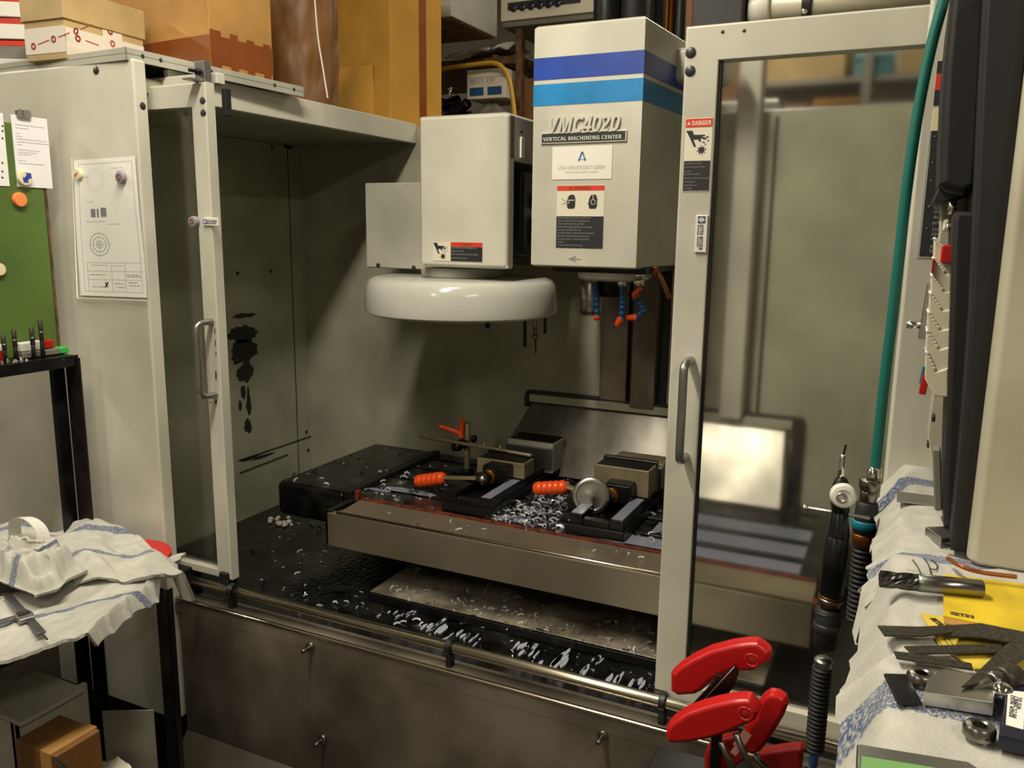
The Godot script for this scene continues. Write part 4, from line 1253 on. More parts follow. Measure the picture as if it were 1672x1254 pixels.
func build_roof_load() -> void:
	# turned up tray of perforated angle
	var a := P(205, 76, "z", -1.234)
	var b := P(496, 142, "y", a.y)
	var d := (b - a)
	d.y = 0
	var ln := d.length()
	var ang := atan2(-d.x, -d.z)
	var t := thing("steel_tray", "grey edged steel tray with drilled flange on the cabinet roof", "tray", Vector3(a.x, a.y - 0.013, a.z), "", Basis(Y, ang))
	L("base", G.new().bb(Vector3(-1.0, -0.001, -ln), Vector3(0, 0.003, 0), 0.001), "paint_grey", t)
	L("front_flange", G.new().bb(Vector3(-1.0, -0.012, -0.003), Vector3(0, 0.013, 0), 0.001), "paint_grey", t)
	var sf := L("side_flange", G.new().bb(Vector3(-0.003, -0.012, -ln), Vector3(0, 0.013, 0), 0.001), "paint_grey", t)
	for q in [0.075, 0.16, 0.42, 0.80, 0.93]:
		L("flange_hole", G.new().cyl(Vector3(-0.001, 0.002, -ln * q), Vector3(0.0012, 0.002, -ln * q), 0.0045, 0.0045, 14), "plug", sf)
	# parcel with printed white tape
	var k := P(88, 85, "y", 1.945)
	var u := P(213, 72, "y", 1.945)
	var an := 0.06
	t = thing("parcel_box", "small lidded cardboard box wrapped in white printed tape", "cardboard box", Vector3(k.x - 0.008, 1.939, k.z - 0.035), "", Basis(Y, an))
	var wl := 0.118
	var wr := 0.21
	var h := 0.128
	L("body", G.new().box(Vector3(-wl / 2, h / 2, -wr / 2), Vector3(wl, h, wr), 0.002), "card_kraft", t)
	L("lid", G.new().box(Vector3(-wl / 2, h - 0.018, -wr / 2), Vector3(wl + 0.008, 0.062, wr + 0.008), 0.002), "card_kraft", t)
	var tp := L("tape", G.new().plate(Vector3(-wl / 2, 0.04, 0.0002), X, Y, wl - 0.001, 0.052, 0.0005).plate(Vector3(0.0002, 0.036, -wr / 2), -Z, Y, wr - 0.001, 0.056, 0.0005).plate(Vector3(0.0004, 0.056, -wr * 0.58), -Z, Y, 0.052, 0.05, 0.0006), "tape_white", t)
	var g := G.new()
	for q in [0.025, 0.085, 0.15]:
		var c := Vector3(-wl + q, 0.026 + 0.17 * q, 0.0008)
		g.ring(c, Z, 0.007, 0.0035, 0.0004, 16)
		g.plate(c + Vector3(0.03, 0.006, -0.0002), (X + Y * 0.2).normalized(), (Y - X * 0.2).normalized(), 0.034, 0.0025, 0.0003)
	for q in [0.03, 0.12, 0.205, 0.26]:
		var c := Vector3(0.0009, 0.05 - 0.14 * q + (0.02 if q == 0.12 else 0.0), -q)
		g.ring(c, X, 0.007, 0.0035, 0.0004, 16)
		g.plate(c + Vector3(-0.0004, -0.002, -0.036), (-Z - Y * 0.1).normalized(), (Y - Z * 0.1).normalized(), 0.034, 0.0025, 0.0003)
	g.ring(Vector3(0.0014, 0.078, -wr * 0.55), X, 0.007, 0.0035, 0.0004, 16)
	L("tape_print", g, "logo_red", tp)
	# white boxes with red edges at the frame's corner
	for i in 3:
		var y := 1.963 + 0.046 * i
		var c := P(22 - i * 2, 60, "y", 1.97)
		t = thing("carton_flat", ["blue grey flat carton with red edges below two others", "white flat carton with red stripe, middle of the stack", "white flat carton with red stripe, top of the stack"][i], "carton", Vector3(-1.80, y, -1.34), "flat cartons stacked behind the parcel", Basis(Y, 0.5 + 0.05 * i))
		L("body", G.new().bb(Vector3(-0.30, 0, -0.2), Vector3(0, 0.044, 0), 0.002), ["shelf_grey", "white", "white"][i], t)
		L("stripe", G.new().bb(Vector3(-0.302, 0.032, -0.202), Vector3(0.001, 0.043, 0.001), 0.001), "label_red", t)
	t = one("paper_stack", G.new().box(Vector3(-1.88, 1.951, -1.38), Vector3(0.20, 0.024, 0.2), 0.003, Basis(Y, 0.5)), "paper", "stack of loose papers under the flat cartons", "papers")
	# big brown box with brown tape
	k = P(345, 117, "y", 1.94)
	t = carton("moving_box", "large brown cardboard box with broad brown tape round its foot", Vector3(k.x, 1.932, k.z), -0.10, 0.42, 0.185, 0.34, "card_brown")
	g = G.new().plate(Vector3(-0.21, 0.058, 0.0004), X, Y, 0.419, 0.06, 0.0005)
	g.plate(Vector3(0.0004, 0.058, -0.0925), -Z, Y, 0.183, 0.06, 0.0005)
	L("tape", g, "tape_brown", t)
	for q in [0.015, 0.067, 0.115, 0.165]:
		L("tape_strip", G.new().plate(Vector3(0.0010, 0.05, -q), -Z, Y, 0.022 if q > 0.02 else 0.03, 0.098 if q < 0.1 else 0.09, 0.0005), "tape_brown", t)
	# crumpled open carton
	var o := P(500, 160, "y", 1.94)
	t = thing("crumpled_carton", "dark crumpled open carton wrapped in clear film", "cardboard box", Vector3(o.x - 0.02, 1.932, o.z - 0.02))
	var nz := FastNoiseLite.new()
	nz.seed = 4
	nz.frequency = 3.0
	W("body", G.new().sheet(func(u_, v_):
		var aa := lerpf(-0.3, 1.9, u_)
		var rr := 0.10 + 0.014 * nz.get_noise_3d(u_ * 1.3, v_ * 0.6, 0.0)
		return Vector3(o.x - 0.09 + cos(-aa + 1.57) * rr, 1.932 + v_ * 0.32, o.z - 0.10 + sin(-aa + 1.57) * rr), 26, 18, 0.006), "card_dark", t)
	W("film_edge", G.new().tube(spline([P(514, 0, "z", o.z + 0.02), P(519, 60, "z", o.z + 0.02), P(527, 110, "z", o.z + 0.02), P(535, 160, "z", o.z + 0.02)], 4), 0.0022, 6), "tape_white", t)
	# tall yellow carton with a folded out flap
	k = P(638, 196, "y", 1.93)
	t = carton("tall_carton", "tall ochre cardboard carton with loose flap at the roof edge", Vector3(k.x, 1.901, k.z), -0.46, 0.46, 0.19, 0.45, "card_yellow")
	L("tape", G.new().plate(Vector3(0.0004, 0.22, -0.118), -Z, Y, 0.026, 0.448, 0.0005), "tape_brown", t)
	L("flap", G.new().box(Vector3(-0.16, 0.11, 0.03), Vector3(0.13, 0.19, 0.004), 0.001, Basis(Y, 0.5) * Basis(X, 0.06)), "card_yellow", t)

func build_background() -> void:
	# racks and stores behind the machine
	var t := thing("storage_rack", "brown steel storage rack behind the machine", "rack", Vector3(-1.0, 0, -3.1))
	var zr := -2.95
	for q in [846, 690]:
		var p := P(q, 130, "z", zr)
		W("upright", G.new().bb(Vector3(p.x - 0.012, 0, zr - 0.03), Vector3(p.x + 0.012, 2.85, zr), 0.002), "wood", t)
	var sy := P(800, 93, "z", zr).y
	W("shelf_board", G.new().bb(Vector3(-2.3, sy - 0.03, -3.5), Vector3(P(846, 93, "z", zr).x, sy, zr), 0.003), "wood", t)
	W("shelf_board", G.new().bb(Vector3(-2.3, 1.90, -3.5), Vector3(-0.98, 1.925, zr), 0.003), "wood", t)
	W("back_panel", G.new().bb(Vector3(-1.02, 1.2, -3.54), Vector3(-0.60, 2.75, -3.50), 0.003), "card_dark", t)
	t = thing("storage_shelf", "grey steel shelf seen through the right door window", "shelf", Vector3(0.0, 0, -3.2))
	for y in [1.93, 2.10]:
		W("shelf_board", G.new().bb(Vector3(-0.57, y - 0.02, -3.5), Vector3(1.2, y, -3.0), 0.002), "shelf_grey", t)
	for x in [-0.55, -0.18, 0.35, 1.1]:
		W("upright", G.new().bb(Vector3(x - 0.015, 0, -3.0), Vector3(x + 0.015, 2.7, -2.97), 0.002), "shelf_grey", t)
	var boxes := [[-0.53, -0.36, 1.93, 0.10, "card_dark", "brown carton low on the grey shelf behind glass"], [-0.34, -0.2, 1.93, 0.11, "card_brown", "ochre carton beside the brown one behind glass"], [-0.22, -0.11, 2.10, 0.07, "bin_teal", "teal storage bin on the upper grey shelf behind glass"], [0.03, 0.15, 1.93, 0.11, "card_dark", "dark carton at the right of the teal bin"], [-0.5, -0.25, 2.10, 0.16, "card_kraft", "pale carton on the upper grey shelf, leftmost"], [-0.09, 0.06, 2.10, 0.15, "card_kraft", "pale carton on the upper grey shelf, middle"], [0.08, 0.3, 2.10, 0.15, "label_black", "dark box on the upper grey shelf, rightmost"]]
	for b in boxes:
		var bx := thing("storage_box", b[5], "box", Vector3((b[0] + b[1]) / 2, b[2], -3.15), "boxes on the grey shelf behind the machine")
		W("body", G.new().bb(Vector3(b[0], b[2] + 0.001, -3.4), Vector3(b[1], b[2] + b[3], -3.02), 0.004), b[4], bx)
		W("rim", G.new().bb(Vector3(b[0] - 0.003, b[2] + b[3] - 0.02, -3.404), Vector3(b[1] + 0.003, b[2] + b[3] - 0.005, -3.016), 0.003), b[4], bx)
	# hanging grey duct box
	var f := P(812, 62, "z", -2.9)
	var nb := P(735, 27, "y", f.y)
	t = thing("wall_unit", "grey sheet metal unit hanging above the rack", "unit", Vector3(f.x - 0.2, f.y, (f.z + nb.z) / 2))
	W("casing", G.new().bb(Vector3(f.x - 0.45, f.y, -2.9), Vector3(f.x, f.y + 0.5, nb.z), 0.004), "paint_grey", t)
	W("underside", G.new().bb(Vector3(f.x - 0.44, f.y - 0.004, -2.89), Vector3(f.x - 0.008, f.y, nb.z - 0.01), 0.001), "wood", t)
	W("hanger", G.new().bb(Vector3(f.x - 0.3, f.y + 0.5, -2.8), Vector3(f.x - 0.27, 2.95, -2.77), 0.002), "shelf_grey", t)
	# white carton printed with knobs
	var a := P(817, 26, "z", -2.92)
	var b2 := P(948, 8, "z", -2.92)
	t = thing("printed_carton", "white carton printed with a row of dark knobs on the top rack shelf", "carton", Vector3((a.x + b2.x) / 2, a.y, -3.0))
	W("body", G.new().bb(Vector3(a.x, a.y - 0.02, -3.2), Vector3(b2.x + 0.05, a.y + 0.2, -2.92), 0.003), "label_white", t)
	W("front_band", G.new().bb(Vector3(a.x + 0.03, a.y + 0.015, -2.925), Vector3(b2.x, a.y + 0.042, -2.918), 0.001), "label_black", t)
	for i in 6:
		var c := Vector3(a.x + 0.055 + i * 0.035, a.y + 0.022, -2.917)
		W("printed_knob", G.new().cyl(c, c + Z * 0.004, 0.014), "navy", t)
	W("support_shelf", G.new().bb(Vector3(a.x, a.y - 0.04, -3.3), Vector3(b2.x + 0.1, a.y - 0.02, -2.93), 0.003), "shelf_grey", t)
	# white cloth over the shelf
	var cl := P(730, 100, "z", -2.93)
	var cr := P(835, 88, "z", -2.93)
	var nz := FastNoiseLite.new()
	nz.seed = 14
	nz.frequency = 5.0
	one("rag", G.new().sheet(func(u, v):
		var p := cl.lerp(cr, u)
		return Vector3(p.x, sy + 0.03 + 0.018 * nz.get_noise_2d(u * 0.6, v * 0.5) + (0.012 if u > 0.4 else -0.008 * v) - (0.02 * maxf(0.0, v - 0.75) / 0.25), -3.1 + 0.2 * v), 22, 12, 0.008), "towel_side", "crumpled white rag with blue stripe on the rack shelf", "rag")
	# yellow hose
	t = thing("yellow_hose", "yellow hose hooked under the rack shelf and bending down", "hose", P(800, 105, "z", -2.85))
	var hp := []
	for q in [[690, 118], [725, 112], [770, 106], [805, 103], [822, 112], [832, 132], [837, 160], [840, 190], [842, 230], [842, 300]]:
		hp.append(P(q[0], q[1], "z", -2.85))
	W("hose", G.new().tube(spline(hp, 5), 0.0085, 12), "hose_yellow", t)
	W("tie", G.new().cyl(P(804, 106, "z", -2.85), P(805, 90, "z", -2.9), 0.003), "copper", t)
	# white and blue carton
	a = P(762, 163, "z", -2.9)
	b2 = P(826, 110, "z", -2.9)
	t = thing("blue_window_carton", "white carton with two blue windows below the yellow hose", "carton", Vector3((a.x + b2.x) / 2, a.y, -2.95))
	W("body", G.new().bb(Vector3(a.x, a.y, -3.1), Vector3(b2.x, b2.y, -2.9), 0.003), "label_white", t)
	var ww := b2.x - a.x
	for i in 2:
		var x0 := a.x + ww * (0.08 + 0.46 * i)
		W("window_print", G.new().bb(Vector3(x0, a.y + 0.012, -2.902), Vector3(x0 + ww * 0.36, a.y + 0.042, -2.8985), 0.001), "bin_blue", t)
	W("lettering", G.new().text("BEST TIP", Vector3(a.x + ww * 0.1, a.y + 0.056, -2.8995), X, Y, 0.016, 0.0006, false, ww * 0.62), "label_grey", t)
	W("seam", G.new().bb(Vector3(a.x, a.y + 0.077, -2.901), Vector3(b2.x, a.y + 0.079, -2.8992), 0.0003), "label_grey", t)
	for q in [[742, 178, "dark_steel", "dark tangle of metal fittings left of the blue windowed carton", 3], [800, 182, "shelf_grey", "grey bundle of rags below the blue windowed carton", 4]]:
		var c := P(q[0], q[1], "z", -2.95)
		var gg := G.new()
		if q[4] == 3:
			for i in 9:
				var d := Vector3(rng.randf_range(-1, 1), rng.randf_range(-0.4, 0.4), rng.randf_range(-1, 1)).normalized()
				var p := c + Vector3(rng.randf_range(-0.05, 0.05), rng.randf_range(-0.06, 0.03), rng.randf_range(-0.04, 0.04))
				gg.cyl(p - d * 0.045, p + d * 0.045, rng.randf_range(0.010, 0.02), -1.0, 12)
		else:
			var nr := FastNoiseLite.new()
			nr.seed = 2
			nr.frequency = 2.0
			gg.sheet(func(u, v):
				return Vector3(c.x - 0.08 + 0.2 * u, c.y - 0.03 + 0.05 * sin(u * PI) * sin(v * PI) + 0.03 * nr.get_noise_2d(u, v), c.z - 0.1 + 0.2 * v), 20, 20, 0.01)
		one("fittings_heap" if q[4] == 3 else "rag_bundle", gg, q[2], q[3], "heap" if q[4] == 3 else "rags").set_meta("kind", "stuff")
	var bl := P(735, 145, "z", -2.9)
	one("bright_fitting", G.new().ball(bl, 0.009).cyl(bl - Y * 0.03, bl, 0.006), "chrome", "small bright fitting in front of the dark tangle", "fitting")
	a = P(862, 180, "z", -2.98)
	one("orange_carton", G.new().bb(Vector3(a.x - 0.06, a.y - 0.05, -3.08), Vector3(a.x + 0.1, P(862, 128, "z", -2.98).y, -2.98), 0.003), "card_dark", "rust brown carton right of the rack upright", "carton")
	# machine's own pipes and motor above the head
	t = thing("machine_column", "dark machine column with cable conduits rising behind the spindle head", "machine column", Vector3(-0.6, 0.6, -2.6))
	W("column", G.new().bb(Vector3(-0.95, 0.6, -2.8), Vector3(-0.35, 1.95, -2.37), 0.01), "paint_grey", t)
	for q in [[970, 1012, "dark_steel", -2.34], [1012, 1058, "rubber", -2.38], [1062, 1085, "black", -2.5], [1102, 1120, "black", -2.6]]:
		var x0 := P(q[0], 15, "z", q[3]).x
		var x1 := P(q[1], 15, "z", q[3]).x
		W("conduit", G.new().cyl(Vector3((x0 + x1) / 2, 1.85, q[3]), Vector3((x0 + x1) / 2, 2.6, q[3]), (x1 - x0) / 2), q[2], t)
	var oc := P(1094, 20, "z", -2.6)
	W("rusty_pipe", G.new().cyl(Vector3(oc.x, 1.85, -2.6), Vector3(oc.x, 2.7, -2.6), 0.018), "brass", t)
	# gear resting on top of the right door frame
	var dt := 1.904
	a = P(1131, 8, "z", -1.34)
	b2 = P(1216, 8, "z", -1.34)
	t = thing("drive_motor", "black boxed motor with white coupling on top of the right door", "motor", Vector3((a.x + b2.x) / 2, 1.904, -1.36))
	W("motor_case", G.new().bb(Vector3(a.x, 1.898, -1.45), Vector3(b2.x, 1.968, -1.334), 0.004), "plug", t)
	W("terminal", G.new().bb(Vector3(a.x + 0.02, 1.966, -1.42), Vector3(a.x + 0.05, 1.974, -1.345), 0.002), "orange", t)
	var c0 := Vector3(b2.x + 0.002, 1.932, -1.372)
	W("coupling", G.new().cyl(c0, c0 + X * 0.032, 0.027, 0.025, 28, 0.003), "plastic_white", t)
	W("shaft_tube", G.new().cyl(c0 + X * 0.03, c0 + X * 0.25, 0.019), "beige_plastic", t)
	W("tube_clip", G.new().ring(c0 + X * 0.085, X, 0.023, 0.018, 0.014), "black", t)
	W("clip_screw", G.new().ball(c0 + X * 0.083 + Vector3(0, -0.012, 0.022), 0.005), "chrome", t)

func build_left_rack() -> void:
	# black angle rack beside the bench; its board and shelf face right, running towards the cabinet
	var xb := -1.664
	var xf := -1.60
	var s0 := P(128, 579, "x", xf)
	var sy := s0.y
	var t := thing("tool_rack", "black steel angle rack with narrow shelf in front of the beige cabinet", "rack", Vector3(-1.64, 0.0, -1.15))
	var xu := -1.64
	var a := P(82, 612, "x", xu)
	var b := P(107, 612, "x", xu)
	var c2 := P(131, 612, "z", b.z)
	W("upright", G.new().bb(Vector3(xu - 0.004, 0.0, b.z), Vector3(xu, sy - 0.006, a.z), 0.001), "black_oxide", t)
	W("upright_flange", G.new().bb(Vector3(xu + 0.001, 0.0, b.z - 0.004), Vector3(c2.x, sy - 0.006, b.z), 0.001), "rusty_black", t)
	W("upright", G.new().bb(Vector3(xu - 0.004, 0.0, -0.42), Vector3(xu, sy - 0.006, -0.38), 0.001), "black_oxide", t)
	W("shelf", G.new().bb(Vector3(xb - 0.01, sy - 0.005, -1.186), Vector3(xf - 0.003, sy - 0.001, -0.35), 0.001).bb(Vector3(xf - 0.004, sy - 0.024, s0.z), Vector3(xf, sy, -0.35), 0.001), "black_oxide", t)
	var hc := P(104, 589, "x", xf)
	W("shelf_hole", G.new().cyl(hc - X * 0.001, hc + X * 0.0006, 0.004), "black", t)
	# green board
	var r := P(84, 430, "x", xb)
	t = thing("green_board", "green painted wooden board holding paper sheets with magnets", "board", Vector3(xb, sy, r.z + 0.3))
	W("board", G.new().bb(Vector3(xb - 0.012, sy, r.z), Vector3(xb, 1.80, -0.40), 0.003), "board_green", t)
	W("edge_strip", G.new().bb(Vector3(xb - 0.012, sy, r.z - 0.006), Vector3(xb - 0.001, 1.80, r.z), 0.001), "wood", t)
	# papers on the board
	var im := Image.create(256, 400, false, Image.FORMAT_RGB8)
	im.fill(Color(0.9, 0.89, 0.9))
	for i in 12:
		scribble(im, 24, [52, 70, 100, 116, 130, 146, 162, 190, 204, 216, 250, 266][i], [210, 90, 30, 40, 220, 235, 36, 160, 140, 90, 50, 190][i], Color(0.45, 0.45, 0.52), i + 3, 4)
	printed("sheet_print", im)
	var p0 := P(22, 245, "x", xb)
	var p1 := P(80, 250, "x", xb)
	var pt := P(50, 191, "x", xb)
	var pb := P(50, 306, "x", xb)
	var pw := p0.z - p1.z
	var ph := pt.y - pb.y
	var pc := Vector3(xb + 0.002, (pt.y + pb.y) / 2, (p0.z + p1.z) / 2)
	one("paper_sheet", G.new().box(pc - X * 0.001, Vector3(0.002, ph, pw), 0.0005).plate(pc, -Z, Y, pw, ph, 0.0004), "sheet_print", "white typed sheet under the round magnet with blue arrows", "paper")
	var q0 := P(9, 240, "x", xb)
	var ps := one("punched_sheet", G.new().plate(Vector3(xb + 0.0005, pc.y, q0.z + 0.045), -Z, Y, 0.09, ph, 0.001), "paper", "white sheet cut by the frame, left of the typed sheet", "paper")
	for q in [206, 214, 226, 266, 280, 290]:
		var c := P(4, q, "x", xb + 0.0015)
		W("punch_hole", G.new().cyl(c - X * 0.001, c + X * 0.0005, 0.0022, 0.0022, 10), "plug", ps)
	var kc := P(38, 186, "x", xb + 0.004)
	t = thing("paper_clip", "grey metal spring clip at the top of the typed sheet", "clip", kc)
	W("clip", G.new().box(kc, Vector3(0.01, 0.016, 0.03), 0.002).box(kc + Vector3(0.006, 0.002, 0.001), Vector3(0.005, 0.012, 0.006), 0.001), "satin", t)
	# magnets
	magnet(P(38, 291, "x", xb + 0.004), X, 0.0152, 0.008, "magnet_cream", "cream round magnet with blue double arrow on the typed sheet", "arrows")
	magnet(P(30, 326, "x", xb), X, 0.0148, 0.009, "magnet_orange", "plain orange round magnet on the green board", "")
	magnet(P(-3, 440, "x", xb), X, 0.0125, 0.008, "magnet_cream", "cream magnet at the left border of the green board", "")
	# drawing on the cabinet
	var dz := -1.24
	var w := 300
	var h := 560
	im = Image.create(w, h, false, Image.FORMAT_RGB8)
	im.fill(Color(0.92, 0.91, 0.89))
	var ink := Color(0.62, 0.61, 0.62)
	var dark := Color(0.36, 0.36, 0.40)
	for q in [[22, 18, 282, 18], [22, 18, 22, 540], [282, 18, 282, 540], [22, 540, 282, 540], [40, 420, 282, 420], [40, 455, 282, 455], [40, 490, 282, 490], [150, 420, 150, 540], [210, 420, 210, 540], [40, 420, 40, 540]]:
		pen(im, Vector2(q[0], q[1]), Vector2(q[2], q[3]), ink, 2)
	for q in [[105, 85, 42, 46], [105, 85, 30, 33], [105, 345, 44, 46], [105, 345, 30, 31], [105, 345, 14, 15], [105, 345, 6, 6]]:
		circle(im, Vector2(q[0], q[1]), q[2], q[3], ink if q[1] < 200 else dark, 2 if q[1] > 200 else 1)
	pen(im, Vector2(50, 345), Vector2(160, 345), ink)
	pen(im, Vector2(105, 290), Vector2(105, 400), ink)
	for q in [[75, 200, 22, 34], [104, 200, 8, 34], [122, 196, 26, 38]]:
		im.fill_rect(Rect2i(q[0], q[1], q[2], q[3]), Color(0.55, 0.55, 0.58))
		for k in 4:
			pen(im, Vector2(q[0], q[1] + k * 9), Vector2(q[0] + q[2], q[1] + k * 9 + 5), Color(0.3, 0.3, 0.33), 2)
	for i in 16:
		scribble(im, [40, 180, 200, 60, 52, 150, 60, 160, 215, 218, 50, 160, 60, 222, 170, 225][i], [70, 40, 50, 170, 250, 262, 430, 432, 468, 475, 470, 505, 520, 500, 520, 512][i], [30, 60, 50, 30, 90, 60, 80, 44, 60, 62, 70, 40, 60, 40, 34, 50][i], ink if i < 8 else dark, i + 50, 3)
	for q in [[118, 500, 126, 520], [130, 500, 116, 520], [118, 508, 128, 508]]:
		pen(im, Vector2(q[0], q[1]), Vector2(q[2], q[3]), Color(0.12, 0.12, 0.16), 4)
	printed("drawing_print", im)
	var d0 := P(122, 262, "z", dz)
	var d1 := P(222, 255, "z", dz)
	var d2 := P(133, 482, "z", dz)
	var d3 := P(243, 486, "z", dz)
	var t2 := thing("technical_drawing", "tall technical drawing sheet in clear sleeve on the beige cabinet", "drawing", (d2 + d3) / 2)
	var f := func(u: float, v: float) -> Vector3:
		var p := d0.lerp(d1, u).lerp(d2.lerp(d3, u), v)
		return Vector3(p.x, p.y, dz + 0.0026 + 0.003 * (1.0 + sin(v * 5.0 + u)) * v)
	var sh := G.new()
	for j in 14:
		for i in 6:
			var q := []
			for k in [[0, 0], [1, 0], [1, 1], [0, 1]]:
				var u: float = (i + k[0]) / 6.0
				var v: float = (j + k[1]) / 14.0
				q.append([f.call(u, v), Vector2(u, v)])
			sh.quad(q[0][0], q[1][0], q[2][0], q[3][0], Z, [q[0][1], q[1][1], q[2][1], q[3][1]])
			sh.quad(q[0][0] - Z * 0.0006, q[1][0] - Z * 0.0006, q[2][0] - Z * 0.0006, q[3][0] - Z * 0.0006, -Z)
	W("sheet", sh, "drawing_print", t2)
	W("sleeve_edge", G.new().tube([d0 + Vector3(-0.006, 0.004, 0.002), d2 + Vector3(-0.006, -0.006, 0.006), d3 + Vector3(0.002, -0.006, 0.006)], 0.0012, 6), "card_gloss", t2)
	magnet(P(132, 285, "z", dz), Z, 0.0118, 0.011, "magnet_cream", "cream magnet with red mark, upper left on the drawing", "mark")
	magnet(P(203, 290, "z", dz), Z, 0.0125, 0.014, "magnet_grey", "grey ribbed magnet, upper right on the drawing", "ring")
	# small tags and magnet on the doors
	magnet(P(320, 362, "z", -1.30), Z, 0.0115, 0.012, "magnet_grey", "grey ribbed magnet on the edge of the left sliding door", "ring")
	var o := P(345, 362, "z", -1.298)
	tag_plate("name_tag", "white name tag lying across on the left sliding door", Vector3(o.x, o.y, -1.30), X, Y, 0.040, 0.0165)
	o = P(1145, 382, "z", -1.298)
	tag_plate("name_tag", "white name tag standing upright on the right sliding door", Vector3(o.x, o.y, -1.30), -Y, X, 0.0565, 0.0185)
	# tools on the shelf
	var list := [[65, 522, 578, 0.0046, "upright dark end mill, tallest on the small shelf"], [51, 534, 584, 0.0046, "upright dark end mill left of the tallest one"], [22, 538, 590, 0.0046, "upright dark end mill in the middle of the shelf"], [5, 547, 596, 0.0042, "upright dark end mill nearest the left border"]]
	var xs := -1.618
	for q in list:
		var top := P(q[0], q[1], "x", xs)
		var e := thing("end_mill", q[4], "cutting tool", Vector3(xs, sy, top.z), "end mills standing on the small shelf")
		var hh := top.y - sy
		L("shank", G.new().cyl(Vector3(0, hh * 0.45, 0), Vector3(0, hh, 0), q[3]), "blade", e)
		L("flutes", G.new().cyl(Vector3(0, 0, 0), Vector3(0, hh * 0.47, 0), q[3] * 1.12, q[3] * 0.95, 6), "dark_steel", e)
		L("collar", G.new().cyl(Vector3(0, hh * 0.62, 0), Vector3(0, hh * 0.7, 0), q[3] * 1.25), "steel", e)
	var xt := -1.648
	var c0 := P(28, 552, "x", xt)
	var c1 := P(68, 552, "x", xt)
	var ce := P(84, 549, "x", xt)
	t = thing("tool_tube", "pale plastic tool tube with red cap on the small shelf", "tube", Vector3(xt, sy, c1.z))
	W("tube_body", G.new().bb(Vector3(xt - 0.008, sy + 0.014, c1.z), Vector3(xt + 0.008, sy + 0.034, c0.z), 0.003), "plastic_white", t)
	W("cap", G.new().bb(Vector3(xt - 0.0085, sy + 0.015, ce.z), Vector3(xt + 0.0085, sy + 0.033, c1.z + 0.002), 0.003), "red_plastic", t)
	t = thing("tool_tube", "clear grey tool tube with green cap under the red capped one", "tube", Vector3(xt, sy, c1.z))
	var ge := P(96, 570, "x", xt + 0.004)
	W("tube_body", G.new().bb(Vector3(xt - 0.012, sy, ge.z), Vector3(xt + 0.012, sy + 0.014, c0.z), 0.003), "shelf_grey", t)
	var g2 := P(109, 568, "x", xt + 0.004)
	W("cap", G.new().bb(Vector3(xt - 0.012, sy, g2.z), Vector3(xt + 0.012, sy + 0.0145, ge.z + 0.002), 0.003), "green_ring", t)
	for q in [[34, "chrome", "small bright screw pieces on the shelf, right cluster"], [12, "steel", "small screw pieces on the shelf, left cluster"]]:
		var g := G.new()
		var c := P(q[0], 585, "x", -1.608)
		for i in 5:
			g.cyl(Vector3(-1.608 - 0.006 * (i % 2), sy, c.z + i * 0.006 - 0.012), Vector3(-1.608 - 0.006 * (i % 2), sy + 0.005 + 0.003 * (i % 3), c.z + i * 0.006 - 0.012), 0.003, 0.002, 8)
		one("screw_pieces", g, q[1], q[2], "screws", "loose screws on the small shelf")
	var bx := P(4, 575, "x", xt)
	t = thing("small_box", "white and red small plastic box at the left end of the shelf", "box", Vector3(xt, sy, bx.z + 0.02))
	W("body", G.new().bb(Vector3(xt - 0.012, sy, bx.z), Vector3(xt + 0.012, sy + 0.022, bx.z + 0.04), 0.002), "red_plastic", t)
	W("lid", G.new().bb(Vector3(xt - 0.012, sy + 0.022, bx.z), Vector3(xt + 0.012, sy + 0.036, bx.z + 0.04), 0.002), "plastic_white", t)

func magnet(c: Vector3, d: Vector3, r: float, h: float, m: String, label: String, mark: String) -> void:
	var t := thing("round_magnet", label, "magnet", c)
	L("body", G.new().lathe(Vector3.ZERO, G.frame(d), [[0.0, 0.0], [r * 0.97, 0.0], [r, h * 0.15], [r, h * 0.7], [r * 0.9, h * 0.95], [r * 0.6, h], [0.0, h]], 28), m, t)
	var o := d * (h + 0.0002)
	if mark == "arrows":
		var g := G.new()
		var rt := Vector3(d.z, 0, -d.x)
		var u := rt * 0.66 + Y * 0.75
		var v := rt * -0.75 + Y * 0.66
		g.prism([Vector2(-0.013, 0), Vector2(-0.005, 0.009), Vector2(-0.005, 0.0045), Vector2(0.005, 0.0045), Vector2(0.005, 0.009), Vector2(0.013, 0), Vector2(0.005, -0.009), Vector2(0.005, -0.0045), Vector2(-0.005, -0.0045), Vector2(-0.005, -0.009)], o + rt * 0.003 + Y * 0.001, u, v, d * 0.0004)
		L("print", g, "royal", t)
	elif mark == "ring":
		L("print", G.new().ring(o, d, r * 0.5, r * 0.25, 0.0006), "magnet_mauve", t)
	elif mark == "mark":
		L("print", G.new().box(o, Vector3(0.011, 0.003, 0.0004), 0.0001, Basis(Z, 0.6)).box(o + Vector3(-0.003, -0.003, 0), Vector3(0.003, 0.006, 0.0004), 0.0001, Basis(Z, 0.3)), "label_red", t)

